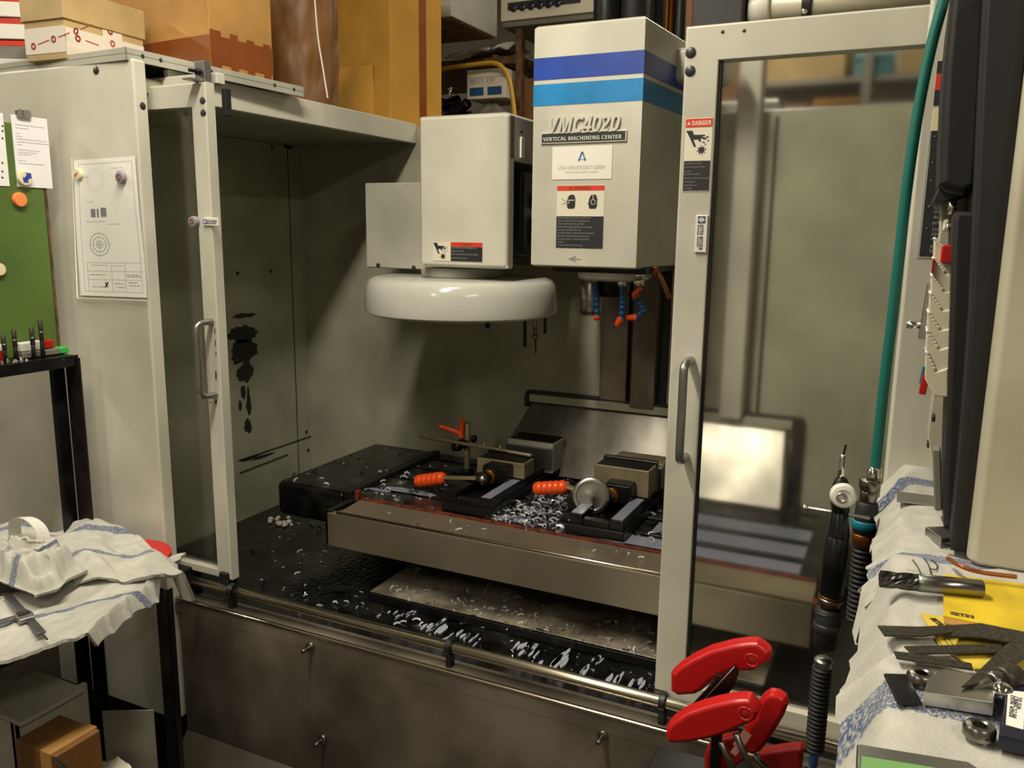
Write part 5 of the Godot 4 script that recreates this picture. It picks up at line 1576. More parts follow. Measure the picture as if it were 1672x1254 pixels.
func tag_plate(called: String, label: String, o: Vector3, u: Vector3, v: Vector3, w: float, h: float) -> void:
	var t := thing(called, label, "name tag", o)
	var d := u.cross(v).normalized()
	if d.dot(Z) < 0.0:
		v = -v
		d = -d
	L("plate", G.new().box(d * 0.002, Vector3(w, h, 0.004), 0.0008, Basis(u, v, d)), "plastic_white", t)
	var z := d * 0.0041
	L("emblem", G.new().plate(z - u * w * 0.38, u, v, h * 0.58, h * 0.62, 0.0003), "tag_blue", t)
	L("emblem_lines", G.new().ring(z - u * w * 0.38 + d * 0.0005, d, h * 0.2, h * 0.13, 0.0004, 12).plate(z - u * w * 0.38 + d * 0.0003, u, v, h * 0.12, h * 0.5, 0.0003), "label_white", t)
	var g := G.new().text("OTTO BITZER", z - u * w * 0.25 - v * h * 0.12, u, v, h * 0.3, 0.0003, true, w * 0.68)
	g.text("Werkzeuge - Maschinen", z - u * w * 0.25 - v * h * 0.34, u, v, h * 0.12, 0.0003, false, w * 0.6)
	L("lettering", g, "label_black", t)

func build_bench() -> void:
	var y := 0.90
	var t := thing("workbench", "dark steel workbench covered with white towels at the left", "workbench", Vector3(-1.7, 0, -0.95))
	W("bench_top", G.new().bb(Vector3(-2.5, y - 0.012, -1.10), Vector3(-1.312, y - 0.003, -0.60), 0.003), "dark_steel", t)
	W("bench_rim", G.new().bb(Vector3(-1.31, y - 0.03, -1.10), Vector3(-1.304, y - 0.014, -0.60), 0.002), "black_oxide", t)
	for q in [[-1.272, -1.095], [-1.31, -0.64], [-2.4, -1.1], [-2.4, -0.66]]:
		W("leg", G.new().bb(Vector3(q[0] - 0.035, 0, q[1] - 0.004), Vector3(q[0], y - 0.012, q[1]), 0.001).bb(Vector3(q[0] - 0.004, 0, q[1] - 0.014), Vector3(q[0], y - 0.012, q[1]), 0.001), "black_oxide", t)
	W("cross_bar", G.new().bb(Vector3(-2.4, 0.18, -1.10), Vector3(-1.28, 0.21, -1.085), 0.002), "black_oxide", t)
	var nz := FastNoiseLite.new()
	nz.seed = 3
	nz.frequency = 9.0
	nz.fractal_octaves = 3
	# lower towel
	var cs := []
	for q in [[-90, 1000], [306, 921], [158, 1030], [-90, 1123]]:
		cs.append(P(q[0], q[1], "y", y))
	one("shop_towel", G.new().sheet(func(u, v):
		var p: Vector3 = cs[0].lerp(cs[1], u).lerp(cs[3].lerp(cs[2], u), v)
		var n := nz.get_noise_2d(p.x, p.z)
		p.y = y + 0.007 + 0.007 * (n + 0.3) + 0.004 * sin(p.x * 38.0 + p.z * 20.0)
		p.x += 0.008 * nz.get_noise_2d(p.z * 4.0, 1.0) * u
		var over: float = maxf(0.0, p.x + 1.262)
		if u > 0.93 and v > 0.35:
			p.y -= (u - 0.93) / 0.07 * 0.035
		if u > 0.9 and v < 0.3:
			p.y += 0.012
		return p, 60, 34, 0.006), "towel_plain", "white towel with one blue stripe hanging over the bench edge, under the calipers", "towel", "white towels on the workbench")
	# red dish under the upper towel
	var rc := P(203, 914, "y", y + 0.012)
	t = thing("red_dish", "round red dish peeping out between the two towels", "dish", rc - Y * 0.004)
	W("dish", G.new().lathe(rc - Y * 0.002, Basis(), [[0.0, 0.0], [0.082, 0.0], [0.092, 0.004], [0.092, 0.011], [0.088, 0.013], [0.0, 0.012]], 48), "cloth_red", t)
	# upper towel
	var ds := []
	for q in [[-60, 868], [196, 870], [318, 938], [100, 952]]:
		ds.append(P(q[0], q[1], "y", y + 0.02))
	one("shop_towel", G.new().sheet(func(u, v):
		var p: Vector3 = ds[0].lerp(ds[1], u).lerp(ds[3].lerp(ds[2], u), v)
		var n := nz.get_noise_2d(p.x + 5.0, p.z)
		p.y = y + 0.034 + 0.014 * (n + 0.2) + 0.006 * sin(p.z * 45.0 - p.x * 30.0)
		if v < 0.15 or u < 0.1:
			p.y += 0.01 * sin(u * 9.0)
		var ed: float = maxf(0.0, maxf((u - 0.88) / 0.12 * smoothstep(0.25, 0.5, v), (v - 0.9) / 0.1 * (1.0 - smoothstep(0.8, 0.95, u))))
		p.y -= 0.014 * ed
		if u > 0.93 and v > 0.8:
			p.y -= 0.05 * (u - 0.93) / 0.07
		p.z += 0.012 * nz.get_noise_2d(u * 0.4, 3.0) * v
		return p, 60, 40, 0.007), "towel_two", "white towel with blue stripes draped over the red dish", "towel", "white towels on the workbench")
	# crumpled towel
	var es := []
	for q in [[-60, 925], [62, 893], [137, 930], [62, 975]]:
		es.append(P(q[0], q[1], "y", y + 0.04))
	var n2 := FastNoiseLite.new()
	n2.seed = 9
	n2.frequency = 11.0
	n2.fractal_octaves = 2
	one("shop_towel", G.new().sheet(func(u, v):
		var p: Vector3 = es[0].lerp(es[1], u).lerp(es[3].lerp(es[2], u), v)
		var e: float = minf(minf(u, 1.0 - u), minf(v, 1.0 - v))
		var k := smoothstep(0.0, 0.16, e)
		var n := 1.0 - absf(n2.get_noise_2d(p.x, p.z)) * 2.6
		p.y = y + 0.042 + k * (0.022 + 0.030 * n)
		p.x += 0.02 * n2.get_noise_2d(p.z * 0.7, p.x)
		return p, 60, 44, 0.006), "towel_two", "crumpled grey white towel heaped in folds behind the calipers", "towel", "white towels on the workbench")
	# curved white handle
	var a := P(14, 874, "y", y + 0.045)
	var b := P(62, 890, "y", y + 0.045)
	var g := G.new()
	var arc := []
	for i in 17:
		var s := PI * i / 16.0
		arc.append(a.lerp(b, 0.5 - 0.5 * cos(s)) + Y * 0.046 * pow(sin(s), 0.65))
	var wv := Vector3(0.019, 0, -0.016)
	for i in 16:
		for s in [0.0, 0.0025]:
			var o := Vector3(0, s, 0)
			g.quad(arc[i] + o, arc[i + 1] + o, arc[i + 1] + wv + o, arc[i] + wv + o, ((arc[i] + arc[i + 1]) * 0.5 - (a + b) * 0.5 + Y * 0.01).normalized() * (1.0 if s > 0 else -1.0))
		for s in [0.0, 1.0]:
			g.quad(arc[i] + wv * s, arc[i + 1] + wv * s, arc[i + 1] + wv * s + Y * 0.0025, arc[i] + wv * s + Y * 0.0025, wv.normalized() * (1.0 if s > 0 else -1.0))
	one("strap_handle", g, "plastic_white", "white arched strap handle standing up on the towels", "handle")
	# vernier caliper lying on the lower towel
	var c0 := P(12, 972, "y", y + 0.02)
	var c1 := P(68, 1034, "y", y + 0.02)
	t = thing("depth_caliper", "grey depth caliper lying on the white towel at the bench edge", "caliper", (c0 + c1) / 2 - Y * 0.004)
	var d := (c1 - c0).normalized()
	var sd := d.cross(Y).normalized()
	var bs := Basis(d, Y, -sd) if d.cross(Y).dot(-sd) > 0 else Basis(d, Y, d.cross(Y))
	W("beam", G.new().box((c0 + c1) / 2, Vector3((c1 - c0).length(), 0.004, 0.014), 0.0008, bs), "caliper", t)
	W("depth_rod", G.new().box(c1 + d * 0.012, Vector3(0.035, 0.003, 0.003), 0.0005, bs), "blade", t)
	var mid := P(40, 1008, "y", y + 0.024)
	W("slider", G.new().box(mid, Vector3(0.032, 0.009, 0.026), 0.002, bs), "satin", t)
	W("slider_scale", G.new().box(P(38, 1001, "y", y + 0.029), Vector3(0.014, 0.004, 0.019), 0.001, bs), "black", t)
	W("cross_base", G.new().box(P(14, 1012, "y", y + 0.022), Vector3(0.012, 0.006, 0.075), 0.001, bs), "caliper", t)
	W("jaw", G.new().box(P(16, 968, "y", y + 0.02), Vector3(0.004, 0.004, 0.05), 0.0008, bs), "blade", t)

func build_under_bench() -> void:
	# things standing below the bench; they are dark and half hidden
	var t := thing("steel_cabinet", "grey steel tool cabinet with folded top below the workbench", "cabinet", Vector3(-1.62, 0, -0.95))
	var a := P(50, 1135, "z", -0.9)
	W("body", G.new().bb(Vector3(-2.1, 0.0, -1.085), Vector3(-1.60, 0.76, -0.985), 0.006), "shelf_grey", t)
	W("lid", G.new().bb(Vector3(-2.11, 0.76, -1.088), Vector3(-1.595, 0.775, -0.98), 0.004), "shelf_grey", t)
	t = thing("steel_box", "open beige steel box standing in front of the grey cabinet", "box", Vector3(-1.52, 0, -0.9))
	var b := P(22, 1180, "y", 0.66)
	W("front_wall", G.new().bb(Vector3(b.x - 0.4, 0.0, b.z - 0.012), Vector3(b.x, 0.66, b.z), 0.002), "paint_grey", t)
	W("side_wall", G.new().bb(Vector3(b.x - 0.012, 0.0, b.z - 0.16), Vector3(b.x, 0.66, b.z), 0.002), "paint_grey", t)
	W("folded_lip", G.new().bb(Vector3(b.x - 0.4, 0.655, b.z - 0.14), Vector3(b.x + 0.02, 0.665, b.z), 0.002), "paint_grey", t)
	var c := P(165, 1190, "y", 0.70)
	t = thing("kraft_carton", "tall brown cardboard carton with paler tape under the bench, its top at the lower border", "cardboard box", Vector3(c.x - 0.06, 0.0, c.z + 0.1))
	W("body", G.new().bb(Vector3(c.x - 0.11, 0.0, c.z), Vector3(c.x, 0.70, c.z + 0.09), 0.004), "card_dark", t)
	W("tape", G.new().bb(Vector3(c.x - 0.04, 0.66, c.z - 0.001), Vector3(c.x - 0.012, 0.7008, c.z + 0.091), 0.0004), "card_brown", t)
	var r0 := P(52, 1205, "z", -0.86)
	var r1 := P(112, 1260, "z", -0.80)
	one("steel_rod", G.new().cyl(r0, r1 + (r1 - r0) * 0.6, 0.004), "steel", "thin bright steel rod leaning under the workbench", "rod")
	var q := P(67, 1240, "z", -0.84)
	one("red_marker", G.new().cyl(Vector3(q.x, 0.42, -0.85), Vector3(q.x, q.y + 0.016, -0.84), 0.0055), "red_plastic", "red rod like marker standing under the thin steel rod", "marker")
	var p := P(190, 1246, "z", -1.0)
	one("grey_sheet", G.new().box(Vector3(p.x + 0.02, p.y * 0.5 + 0.06, -1.02), Vector3(0.10, p.y + 0.1, 0.003), 0.001, Basis(Y, 0.5)), "shelf_grey", "grey steel sheet leaning behind the carton under the bench", "sheet")
	var nz := FastNoiseLite.new()
	nz.seed = 8
	nz.frequency = 3.0
	one("floor_rag", G.new().sheet(func(u, v):
		return Vector3(p.x - 0.05 + 0.12 * u, p.y - 0.01 + 0.012 * nz.get_noise_2d(u, v) + 0.02 * sin(u * 3.0), -1.0 + 0.12 * v), 20, 16, 0.006), "label_white", "small pale rag at the lower border beside the carton", "rag")
	t = thing("floor_plinth", "dark steel plinth on the floor beside the machine", "plinth", Vector3(-1.4, 0, -1.2))
	W("plinth", G.new().bb(Vector3(-1.62, 0.0, -1.30), Vector3(-1.26, 0.30, -1.23), 0.004), "dark_steel", t)

func build_right_panel() -> void:
	var z := -1.24
	var t := thing("safety_board", "black riveted safety instruction board half hidden by the control pendant", "sign", P(1520, 310, "z", z))
	var a := P(1520, 216, "z", z)
	var b := P(1502, 418, "z", z)
	W("frame", G.new().bb(Vector3(a.x - 0.002, b.y - 0.003, z), Vector3(a.x + 0.12, a.y + 0.002, z + 0.001), 0.0004), "paint_grey", t)
	var bd := W("board", G.new().bb(Vector3(a.x + 0.001, b.y, z + 0.0008), Vector3(a.x + 0.118, a.y, z + 0.002), 0.0004), "label_black", t)
	var g := G.new()
	for q in [224, 266, 296, 338, 374]:
		var c := P(1520 + (q - 224) * -0.09 + 7, q, "z", z)
		g.cyl(Vector3(c.x, c.y, z + 0.0018), Vector3(c.x, c.y, z + 0.0028), 0.0015, 0.0012, 8)
	W("rivet", g, "steel", t)
	g = G.new()
	var ls := [[338, "CLOSE all doors before"], [347, "starting machine."], [356, "ALWAYS wear eye"], [365, "protection."], [374, "Clear all tools before"], [383, "operating."], [391, "ALWAYS use guards"], [402, "READ the manual"], [411, "before operating."]]
	for q in ls:
		var c := P(1518 - (q[0] - 338) * 0.09, q[0] + 3, "z", z)
		g.text(q[1], Vector3(a.x + 0.013, c.y, z + 0.002), X, Y, 0.0042, 0.0003, true)
	W("lettering", g, "label_grey", t)
	t = thing("danger_sign", "red and black danger sign above the safety board", "sign", P(1536, 150, "z", z))
	a = P(1531, 100, "z", z)
	b = P(1526, 172, "z", z)
	W("plate", G.new().bb(Vector3(a.x, b.y, z), Vector3(a.x + 0.07, a.y, z + 0.0012), 0.0004), "label_black", t)
	var r0 := P(1529, 121, "z", z)
	var r1 := P(1527, 148, "z", z)
	W("red_band", G.new().bb(Vector3(a.x, r1.y, z + 0.001), Vector3(a.x + 0.07, r0.y, z + 0.0018), 0.0003), "label_red", t)
	W("lettering", G.new().text("HIGH", Vector3(a.x + 0.006, b.y + 0.011, z + 0.0013), X, Y, 0.006, 0.0003).text("VOLTAGE", Vector3(a.x + 0.006, b.y + 0.002, z + 0.0013), X, Y, 0.006, 0.0003), "label_grey", t)
	a = P(1524, 178, "z", z)
	t = thing("lightning_sign", "yellowish pictogram sign under the danger sign", "sign", a)
	W("plate", G.new().bb(Vector3(a.x, a.y - 0.045, z), Vector3(a.x + 0.06, a.y, z + 0.001), 0.0004), "magnet_cream", t)
	W("pictogram", G.new().prism([Vector2(0.008, 0), Vector2(0.05, 0), Vector2(0.05, -0.03), Vector2(0.02, -0.018)], a + Z * 0.001, X, Y, Z * 0.0006), "label_black", t)

func build_pendant() -> void:
	# operator's console hanging at the right; its keyboard faces left
	var t := thing("control_pendant", "beige control pendant with black bezel and beige keys facing left", "control panel", Vector3(0.2, 1.285, -0.95))
	var zf := -0.88
	var zb := -1.12
	var e := P(1578, 930, "z", zf)
	W("casing", G.new().bb(Vector3(e.x, e.y, zb), Vector3(e.x + 0.45, 2.2, zf), 0.010), "beige_plastic", t)
	# inner black bezel along the casing
	var z2 := -0.90
	var px := [[1579, 905], [1592, 860], [1612, 660], [1640, 430], [1662, 250], [1690, -40], [1612, -40], [1602, 150], [1594, 330], [1585, 520], [1572, 700], [1560, 830], [1552, 900]]
	var pts := []
	for q in px:
		var w := P(q[0], q[1], "z", z2)
		pts.append(Vector2(minf(w.x, e.x + 0.004), w.y))
	W("inner_bezel", G.new().prism(pts, Vector3(0, 0, zb), X, Y, Z * (z2 - zb), 0.004), "rubber", t)
	# keyboard bezel further back
	var z3 := -0.955
	pts = []
	for q in [[1541, 862], [1580, 868], [1600, 600], [1618, 345], [1562, 345], [1557, 360], [1552, 520], [1546, 700]]:
		var w := P(q[0], q[1], "z", z3)
		pts.append(Vector2(w.x, w.y))
	W("key_bezel", G.new().prism(pts, Vector3(0, 0, zb - 0.04), X, Y, Z * (z3 - zb + 0.04), 0.005), "rubber", t)
	# screen hood
	var z4 := -0.96
	pts = []
	for q in [[1560, -60], [1552, 0], [1542, 110], [1536, 230], [1534, 300], [1546, 310], [1575, 316], [1596, 305], [1602, 250], [1612, 60], [1618, -60]]:
		var w := P(q[0], q[1], "z", z4)
		pts.append(Vector2(w.x, w.y))
	W("screen_hood", G.new().prism(pts, Vector3(0, 0, zb - 0.03), X, Y, Z * (z4 - zb + 0.03), 0.008), "rubber", t)
	# hood lower lip and grey panel behind the keys
	pts = []
	for q in [[1536, 298], [1522, 330], [1545, 326], [1580, 318], [1592, 305]]:
		var w := P(q[0], q[1], "z", z4 - 0.01)
		pts.append(Vector2(w.x, w.y))
	W("hood_lip", G.new().prism(pts, Vector3(0, 0, zb - 0.03), X, Y, Z * 0.12, 0.002), "plug", t)
	var zk := -1.06
	pts = []
	for q in [[1538, 320], [1590, 318], [1590, 800], [1535, 860], [1526, 800], [1515, 720], [1530, 600], [1528, 420], [1536, 380]]:
		var w := P(q[0], q[1], "z", zk)
		pts.append(Vector2(w.x, w.y))
	W("key_panel", G.new().prism(pts, Vector3(0, 0, zb - 0.03), X, Y, Z * 0.06, 0.002), "beige_plastic", t)
	# key rows: each row a stepped block with its caps
	var rows := [[1526, 391, 1553, 432, "red"], [1524, 424, 1552, 468, ""], [1521, 452, 1549, 510, ""], [1518, 481, 1546, 548, ""], [1515, 512, 1543, 590, ""], [1513, 542, 1541, 625, ""], [1512, 577, 1536, 645, ""]]
	for i in rows.size():
		var r = rows[i]
		var zr := -1.0 + 0.003 * i
		var p0 := P(r[0], r[1], "z", zr)
		var p1 := P(r[2], r[3], "z", zr)
		var pl := []
		for q in [[r[0], r[1]], [r[2] - 8, r[1] + 22 + i * 1.5], [r[2] + 12, r[1] + 24], [r[2] + 12, r[1] + 72], [r[2] - 10, r[1] + 70], [r[0] - 2, r[1] + 42]]:
			var w := P(q[0], q[1], "z", zr)
			pl.append(Vector2(w.x, w.y))
		W("key_row", G.new().prism(pl, Vector3(0, 0, zr - 0.055), X, Y, Z * 0.055, 0.0015), "key_beige", t)
		var g := G.new()
		for k in 5:
			var f := k / 5.0
			var a := P(lerpf(r[0] + 1, r[2] - 9, f + 0.05), lerpf(r[1], r[1] + 21 + i * 1.5, f + 0.05), "z", zr + 0.001)
			g.box(a + Vector3(0, 0.001, -0.03), Vector3(0.0042, 0.003, 0.058), 0.001, Basis(Z, -0.8))
		W("key_cap", g, "white", t)
		if r[4] == "red":
			W("stop_key", G.new().box(P(1546, 415, "z", zr + 0.004), Vector3(0.011, 0.019, 0.012), 0.002), "red_plastic", t)
	W("red_edge", G.new().box(P(1523, 434, "z", -1.0), Vector3(0.0015, 0.016, 0.02), 0.0005), "red_plastic", t)
	W("red_key", G.new().box(P(1509, 627, "z", -1.0), Vector3(0.007, 0.022, 0.012), 0.001, Basis(Z, -0.1)), "red_plastic", t)
	W("key_tag", G.new().box(P(1506, 612, "z", -1.003), Vector3(0.003, 0.02, 0.004), 0.001, Basis(Z, -0.1)), "teal", t)
	W("selector_plate", G.new().box(P(1512, 508, "z", -1.04), Vector3(0.007, 0.062, 0.02), 0.001, Basis(Z, -0.06)), "satin", t)
	var kn := P(1480, 530, "z", -1.04)
	W("selector_pin", G.new().cyl(kn, P(1508, 531, "z", -1.04), 0.0042), "chrome", t)
	W("knob", G.new().cyl(P(1548, 338, "z", -1.03), P(1562, 338, "z", -1.03), 0.008).cyl(P(1544, 370, "z", -1.03), P(1552, 372, "z", -1.03), 0.005), "chrome", t)
	W("key_cap", G.new().bb(P(1541, 358, "z", -1.035), P(1549, 378, "z", -1.035) - Z * 0.01, 0.002), "key_beige", t)
	W("hanger_arm", G.new().bb(Vector3(0.2, 2.2, -1.05), Vector3(0.26, 2.95, -0.95), 0.006), "beige_plastic", t)
	var lb := P(1524, 780, "z", -1.0)
	W("latch", G.new().box(Vector3(lb.x + 0.004, lb.y, -1.0), Vector3(0.008, 0.07, 0.02), 0.002, Basis(Z, 0.12)), "shelf_grey", t)
	W("panel_screw", G.new().cyl(P(1521, 682, "z", -1.02), P(1527, 682, "z", -1.02), 0.005).cyl(P(1513, 725, "z", -1.02), P(1517, 725, "z", -1.02), 0.0045), "plug", t)

func build_right_shelf() -> void:
	var y := 1.27
	var t := thing("side_shelf", "steel side shelf under the towel at the right", "shelf", Vector3(0.15, y - 0.02, -0.9))
	W("shelf_board", G.new().bb(Vector3(0.035, y - 0.022, -1.236), Vector3(0.42, y - 0.004, -0.46), 0.002), "dark_steel", t)
	W("shelf_leg", G.new().bb(Vector3(0.36, 0.0, -0.75), Vector3(0.40, y - 0.02, -0.71), 0.002).bb(Vector3(0.36, 0.0, -1.2), Vector3(0.40, y - 0.02, -1.16), 0.002), "dark_steel", t)
	W("shelf_bracket", G.new().bb(Vector3(0.02, y - 0.12, -1.238), Vector3(0.04, y - 0.02, -1.10), 0.002), "dark_steel", t)
	var nz := FastNoiseLite.new()
	nz.seed = 6
	nz.frequency = 13.0
	nz.fractal_octaves = 3
	# the towel in three lengths, one folded on the other; the nearest on top
	var parts := [
		[-1.236, -0.985, 0.0, "white towel with narrow blue stripe and bulging end, rearmost on the side shelf"],
		[-1.02, -0.845, 0.006, "middle white towel with blue hem on the side shelf, behind the end mill"],
		[-0.885, -0.47, 0.003, "large nearest white towel on the side shelf, under the files"]]
	for i in parts.size():
		var q = parts[i]
		one("side_towel", G.new().sheet(func(u, v):
			var z: float = lerpf(q[0], q[1], v)
			var x: float = lerpf(-0.012, 0.30, u)
			var n := nz.get_noise_2d(x * 1.2 + i * 3.0, z)
			var yy: float = y + 0.004 + q[2] + 0.004 * (n + 0.4)
			x += 0.010 * nz.get_noise_2d(3.0 + i, z * 1.6) * (1.0 - u) - 0.006 * (1.0 - u) * (1.0 if i == 2 else 0.0)
			if i == 0:
				yy += 0.022 * exp(-pow((z + 1.215) / 0.022, 2.0)) * (0.7 + 0.6 * nz.get_noise_2d(x * 0.6, 9.0))
			if i > 0:
				yy += 0.007 * exp(-pow((v - 0.05) / 0.06, 2.0))
			if u < 0.12:
				var k: float = (0.12 - u) / 0.12
				yy -= (0.05 if i < 2 else 0.075) * k * k * (0.8 + 0.5 * nz.get_noise_2d(1.0, z * 2.0))
				x += 0.010 * k * sin(k * 3.0)
			return Vector3(x, yy, z), 60, 40, 0.006), ["towel_side_a", "towel_side_b", "towel_side_c"][i], q[3], "towel", "white towels on the side shelf")
	var ty := y + 0.012
	# end mill
	var a := P(1437, 945, "y", ty + 0.010)
	var b := P(1605, 962, "y", ty + 0.010)
	t = thing("long_end_mill", "large grey end mill with green ring lying on the white towel", "end mill", (a + b) / 2 - Y * 0.009)
	var d := (b - a)
	var l := d.length()
	var dn := d.normalized()
	var r := 0.0080
	W("shank", G.new().cyl(a + d * 0.36, b, r, r, 32, 0.001), "carbide", t)
	W("ring_mark", G.new().cyl(a + d * 0.395, a + d * 0.415, r * 1.008), "green_ring", t)
	var g := G.new()
	var fr := G.frame(d)
	# four flutes twisted along the cutting length
	var n := 26
	var prof := []
	for k in 24:
		var th := TAU * k / 24.0
		prof.append(r * (0.72 + 0.27 * pow(absf(cos(th * 2.0)), 0.55)))
	for i in n:
		for k in 24:
			var q := []
			for c in [[i, k], [i + 1, k], [i + 1, k + 1], [i, k + 1]]:
				var tw: float = c[0] / float(n) * 2.6
				var th2: float = TAU * c[1] / 24.0 + tw
				var rr: float = prof[c[1] % 24]
				q.append(a + dn * (l * 0.37 * c[0] / n) + (fr.x * cos(th2) + fr.z * sin(th2)) * rr)
			var mm: Vector3 = ((q[0] + q[2]) * 0.5 - a)
			mm = (mm - dn * mm.dot(dn)).normalized()
			var fn: Vector3 = (q[2] - q[0]).cross(q[3] - q[1]).normalized()
			if fn.dot(mm) < 0:
				fn = -fn
			g.quad(q[0], q[1], q[2], q[3], fn)
	for k in 24:
		g.tri(a, a + (fr.x * cos(TAU * k / 24.0) + fr.z * sin(TAU * k / 24.0)) * prof[k], a + (fr.x * cos(TAU * (k + 1) / 24.0) + fr.z * sin(TAU * (k + 1) / 24.0)) * prof[(k + 1) % 24], -dn, -dn, -dn)
	W("flutes", g, "dark_carbide", t)
	# yellow envelopes
	var e1 := thing("yellow_envelope", "yellow paper envelope with black square lettering under the end mill", "envelope", P(1620, 990, "y", ty), "yellow envelopes on the side shelf")
	W("paper", slab([[1541, 940], [1690, 958], [1690, 1040], [1540, 1008]], ty + 0.0012, 0.0016), "envelope", e1)
	var e2 := thing("yellow_envelope", "second yellow envelope with printed stripes under the thin files", "envelope", P(1600, 1060, "y", ty), "yellow envelopes on the side shelf")
	W("paper", slab([[1503, 1003], [1543, 1010], [1690, 1046], [1690, 1098], [1592, 1094], [1535, 1056]], ty - 0.001, 0.0014), "envelope_light", e2)
	box_letters(e1, "GTH", P(1552, 1003, "y", ty + 0.003), P(1591, 1010, "y", ty + 0.003), ty + 0.0029)
	box_letters(e2, "BTH", P(1518, 1010, "y", ty + 0.0005), P(1536, 1024, "y", ty + 0.0005), ty + 0.0006)
	g = G.new()
	for q in [[1529, 1041, 1541, 1057], [1540, 1041, 1552, 1058], [1548, 1042, 1560, 1058], [1545, 1072, 1556, 1082], [1557, 1073, 1567, 1080]]:
		g.tube([P(q[0], q[1], "y", ty + 0.0007), P(q[2], q[3], "y", ty + 0.0007)], 0.0003, 4)
	W("printed_stripe", g, "label_black", e2)
	t = thing("amber_strip", "amber paper strip between the two yellow envelopes", "paper strip", P(1580, 1020, "y", ty))
	W("strip", slab([[1541, 1010], [1690, 1040], [1690, 1062], [1620, 1040], [1541, 1018]], ty + 0.0030, 0.0008), "card_brown", t)
	# thin files
	var strips := [
		[[[1433, 1024], [1500, 1026], [1594, 1021], [1600, 1030], [1507, 1041], [1444, 1040]], 0.0042, "dark thin file with slanted end, farthest of the four"],
		[[[1560, 1024], [1600, 1020], [1690, 1038], [1690, 1058], [1600, 1043], [1552, 1041]], 0.0065, "dark broad file running out at the right edge of the frame"],
		[[[1476, 1058], [1634, 1054], [1640, 1067], [1489, 1070]], 0.0036, "dark straight file below the farthest one"],
		[[[1459, 1066], [1507, 1071], [1586, 1086], [1589, 1096], [1464, 1077]], 0.0034, "short dark file, nearest of the parallel ones"],
		[[[1570, 1124], [1641, 1056], [1690, 1030], [1690, 1068], [1600, 1120]], 0.0105, "broad dark file lying diagonally over the others"]]
	for s in strips:
		one("flat_file", slab(s[0], ty + s[1], 0.0018, 0.0004), "blade", s[2], "file", "dark files on the side shelf")
	one("dark_plate", slab([[1443, 1105], [1481, 1106], [1505, 1153], [1465, 1152]], ty, 0.003, 0.0006), "black_oxide", "small black parallelogram plate lying on the blue stripe", "plate")
	one("grey_bar", slab([[1465, 806], [1530, 814], [1530, 828], [1464, 820]], ty - 0.006, 0.0035, 0.0006), "satin", "short grey steel bar on the rear towel", "bar")
	# block with hole near the pendant
	t = thing("steel_block", "small grey steel block with a hole below the pendant", "block", P(1545, 885, "y", ty))
	var c := P(1545, 886, "y", ty + 0.012)
	W("block", slab([[1509, 880], [1556, 878], [1580, 882], [1578, 893], [1535, 900]], ty - 0.004, 0.014, 0.0012), "satin", t)
	W("block_hole", G.new().cyl(c - Y * 0.002, c - Y * 0.0015, 0.0045), "black", t)
	t = thing("gauge_plate", "pale thin steel plate leaning behind the steel block", "plate", P(1545, 866, "y", ty))
	W("plate", slab([[1517, 861], [1548, 862], [1588, 872], [1580, 880], [1540, 872]], ty - 0.004, 0.003, 0.0005), "alu", t)
	# aluminium bar
	t = thing("aluminium_block", "rectangular aluminium block beside the black insert box", "block", P(1565, 1150, "y", ty))
	W("block", slab([[1514, 1128], [1527, 1118], [1540, 1112], [1624, 1134], [1620, 1170], [1506, 1152]], ty - 0.001, 0.0105, 0.0008), "alu", t)
	# nuts
	for q in [[1504, 1107, "bright ring nut at the rear corner of the aluminium block"], [1599, 1193, "bright ring nut in front of the aluminium block"]]:
		var o := P(q[0], q[1], "y", ty + 0.004)
		t = thing("ring_nut", q[2], "nut", o - Y * 0.004, "ring nuts on the side shelf")
		W("nut", G.new().lathe(o, Basis(), [[0.0042, -0.0045], [0.0085, -0.0045], [0.0098, -0.003], [0.0098, 0.002], [0.0082, 0.0042], [0.0055, 0.0048], [0.0042, 0.004], [0.0042, -0.0045]], 28), "steel", t)
		W("cross_hole", G.new().cyl(o + Vector3(0.0035, 0, 0.0088), o + Vector3(0.0037, 0, 0.0094), 0.0012, 0.0012, 8), "black", t)
	# knurled pin and plug
	var k0 := P(1618, 1116, "y", ty + 0.008)
	t = thing("centre_pin", "dark pointed steel pin behind the aluminium block", "pin", k0)
	W("pin", G.new().cyl(P(1588, 1127, "y", ty + 0.008), P(1614, 1119, "y", ty + 0.009), 0.002, 0.0062), "blade", t)
	W("collar", G.new().cyl(P(1616, 1118, "y", ty + 0.009), P(1634, 1112, "y", ty + 0.009), 0.0085), "steel", t)
	W("head", G.new().cyl(P(1634, 1112, "y", ty + 0.01), P(1658, 1104, "y", ty + 0.01), 0.0095), "blade", t)
	t = thing("chrome_cap", "small chrome capped bolt above the insert box", "bolt", P(1635, 1130, "y", ty))
	W("cap", G.new().ball(P(1636, 1130, "y", ty + 0.008), 0.0075), "chrome", t)
	# insert box with label
	t = thing("insert_box", "black plastic insert box with white printed label at the right edge", "box", P(1650, 1190, "y", ty))
	W("body", slab([[1643, 1130], [1672, 1130], [1690, 1240], [1628, 1225], [1632, 1190]], ty, 0.010, 0.0015), "navy", t)
	var lp := W("label", slab([[1646, 1128], [1674, 1131], [1671, 1192], [1642, 1184]], ty + 0.0103, 0.0005), "white", t)
	g = G.new()
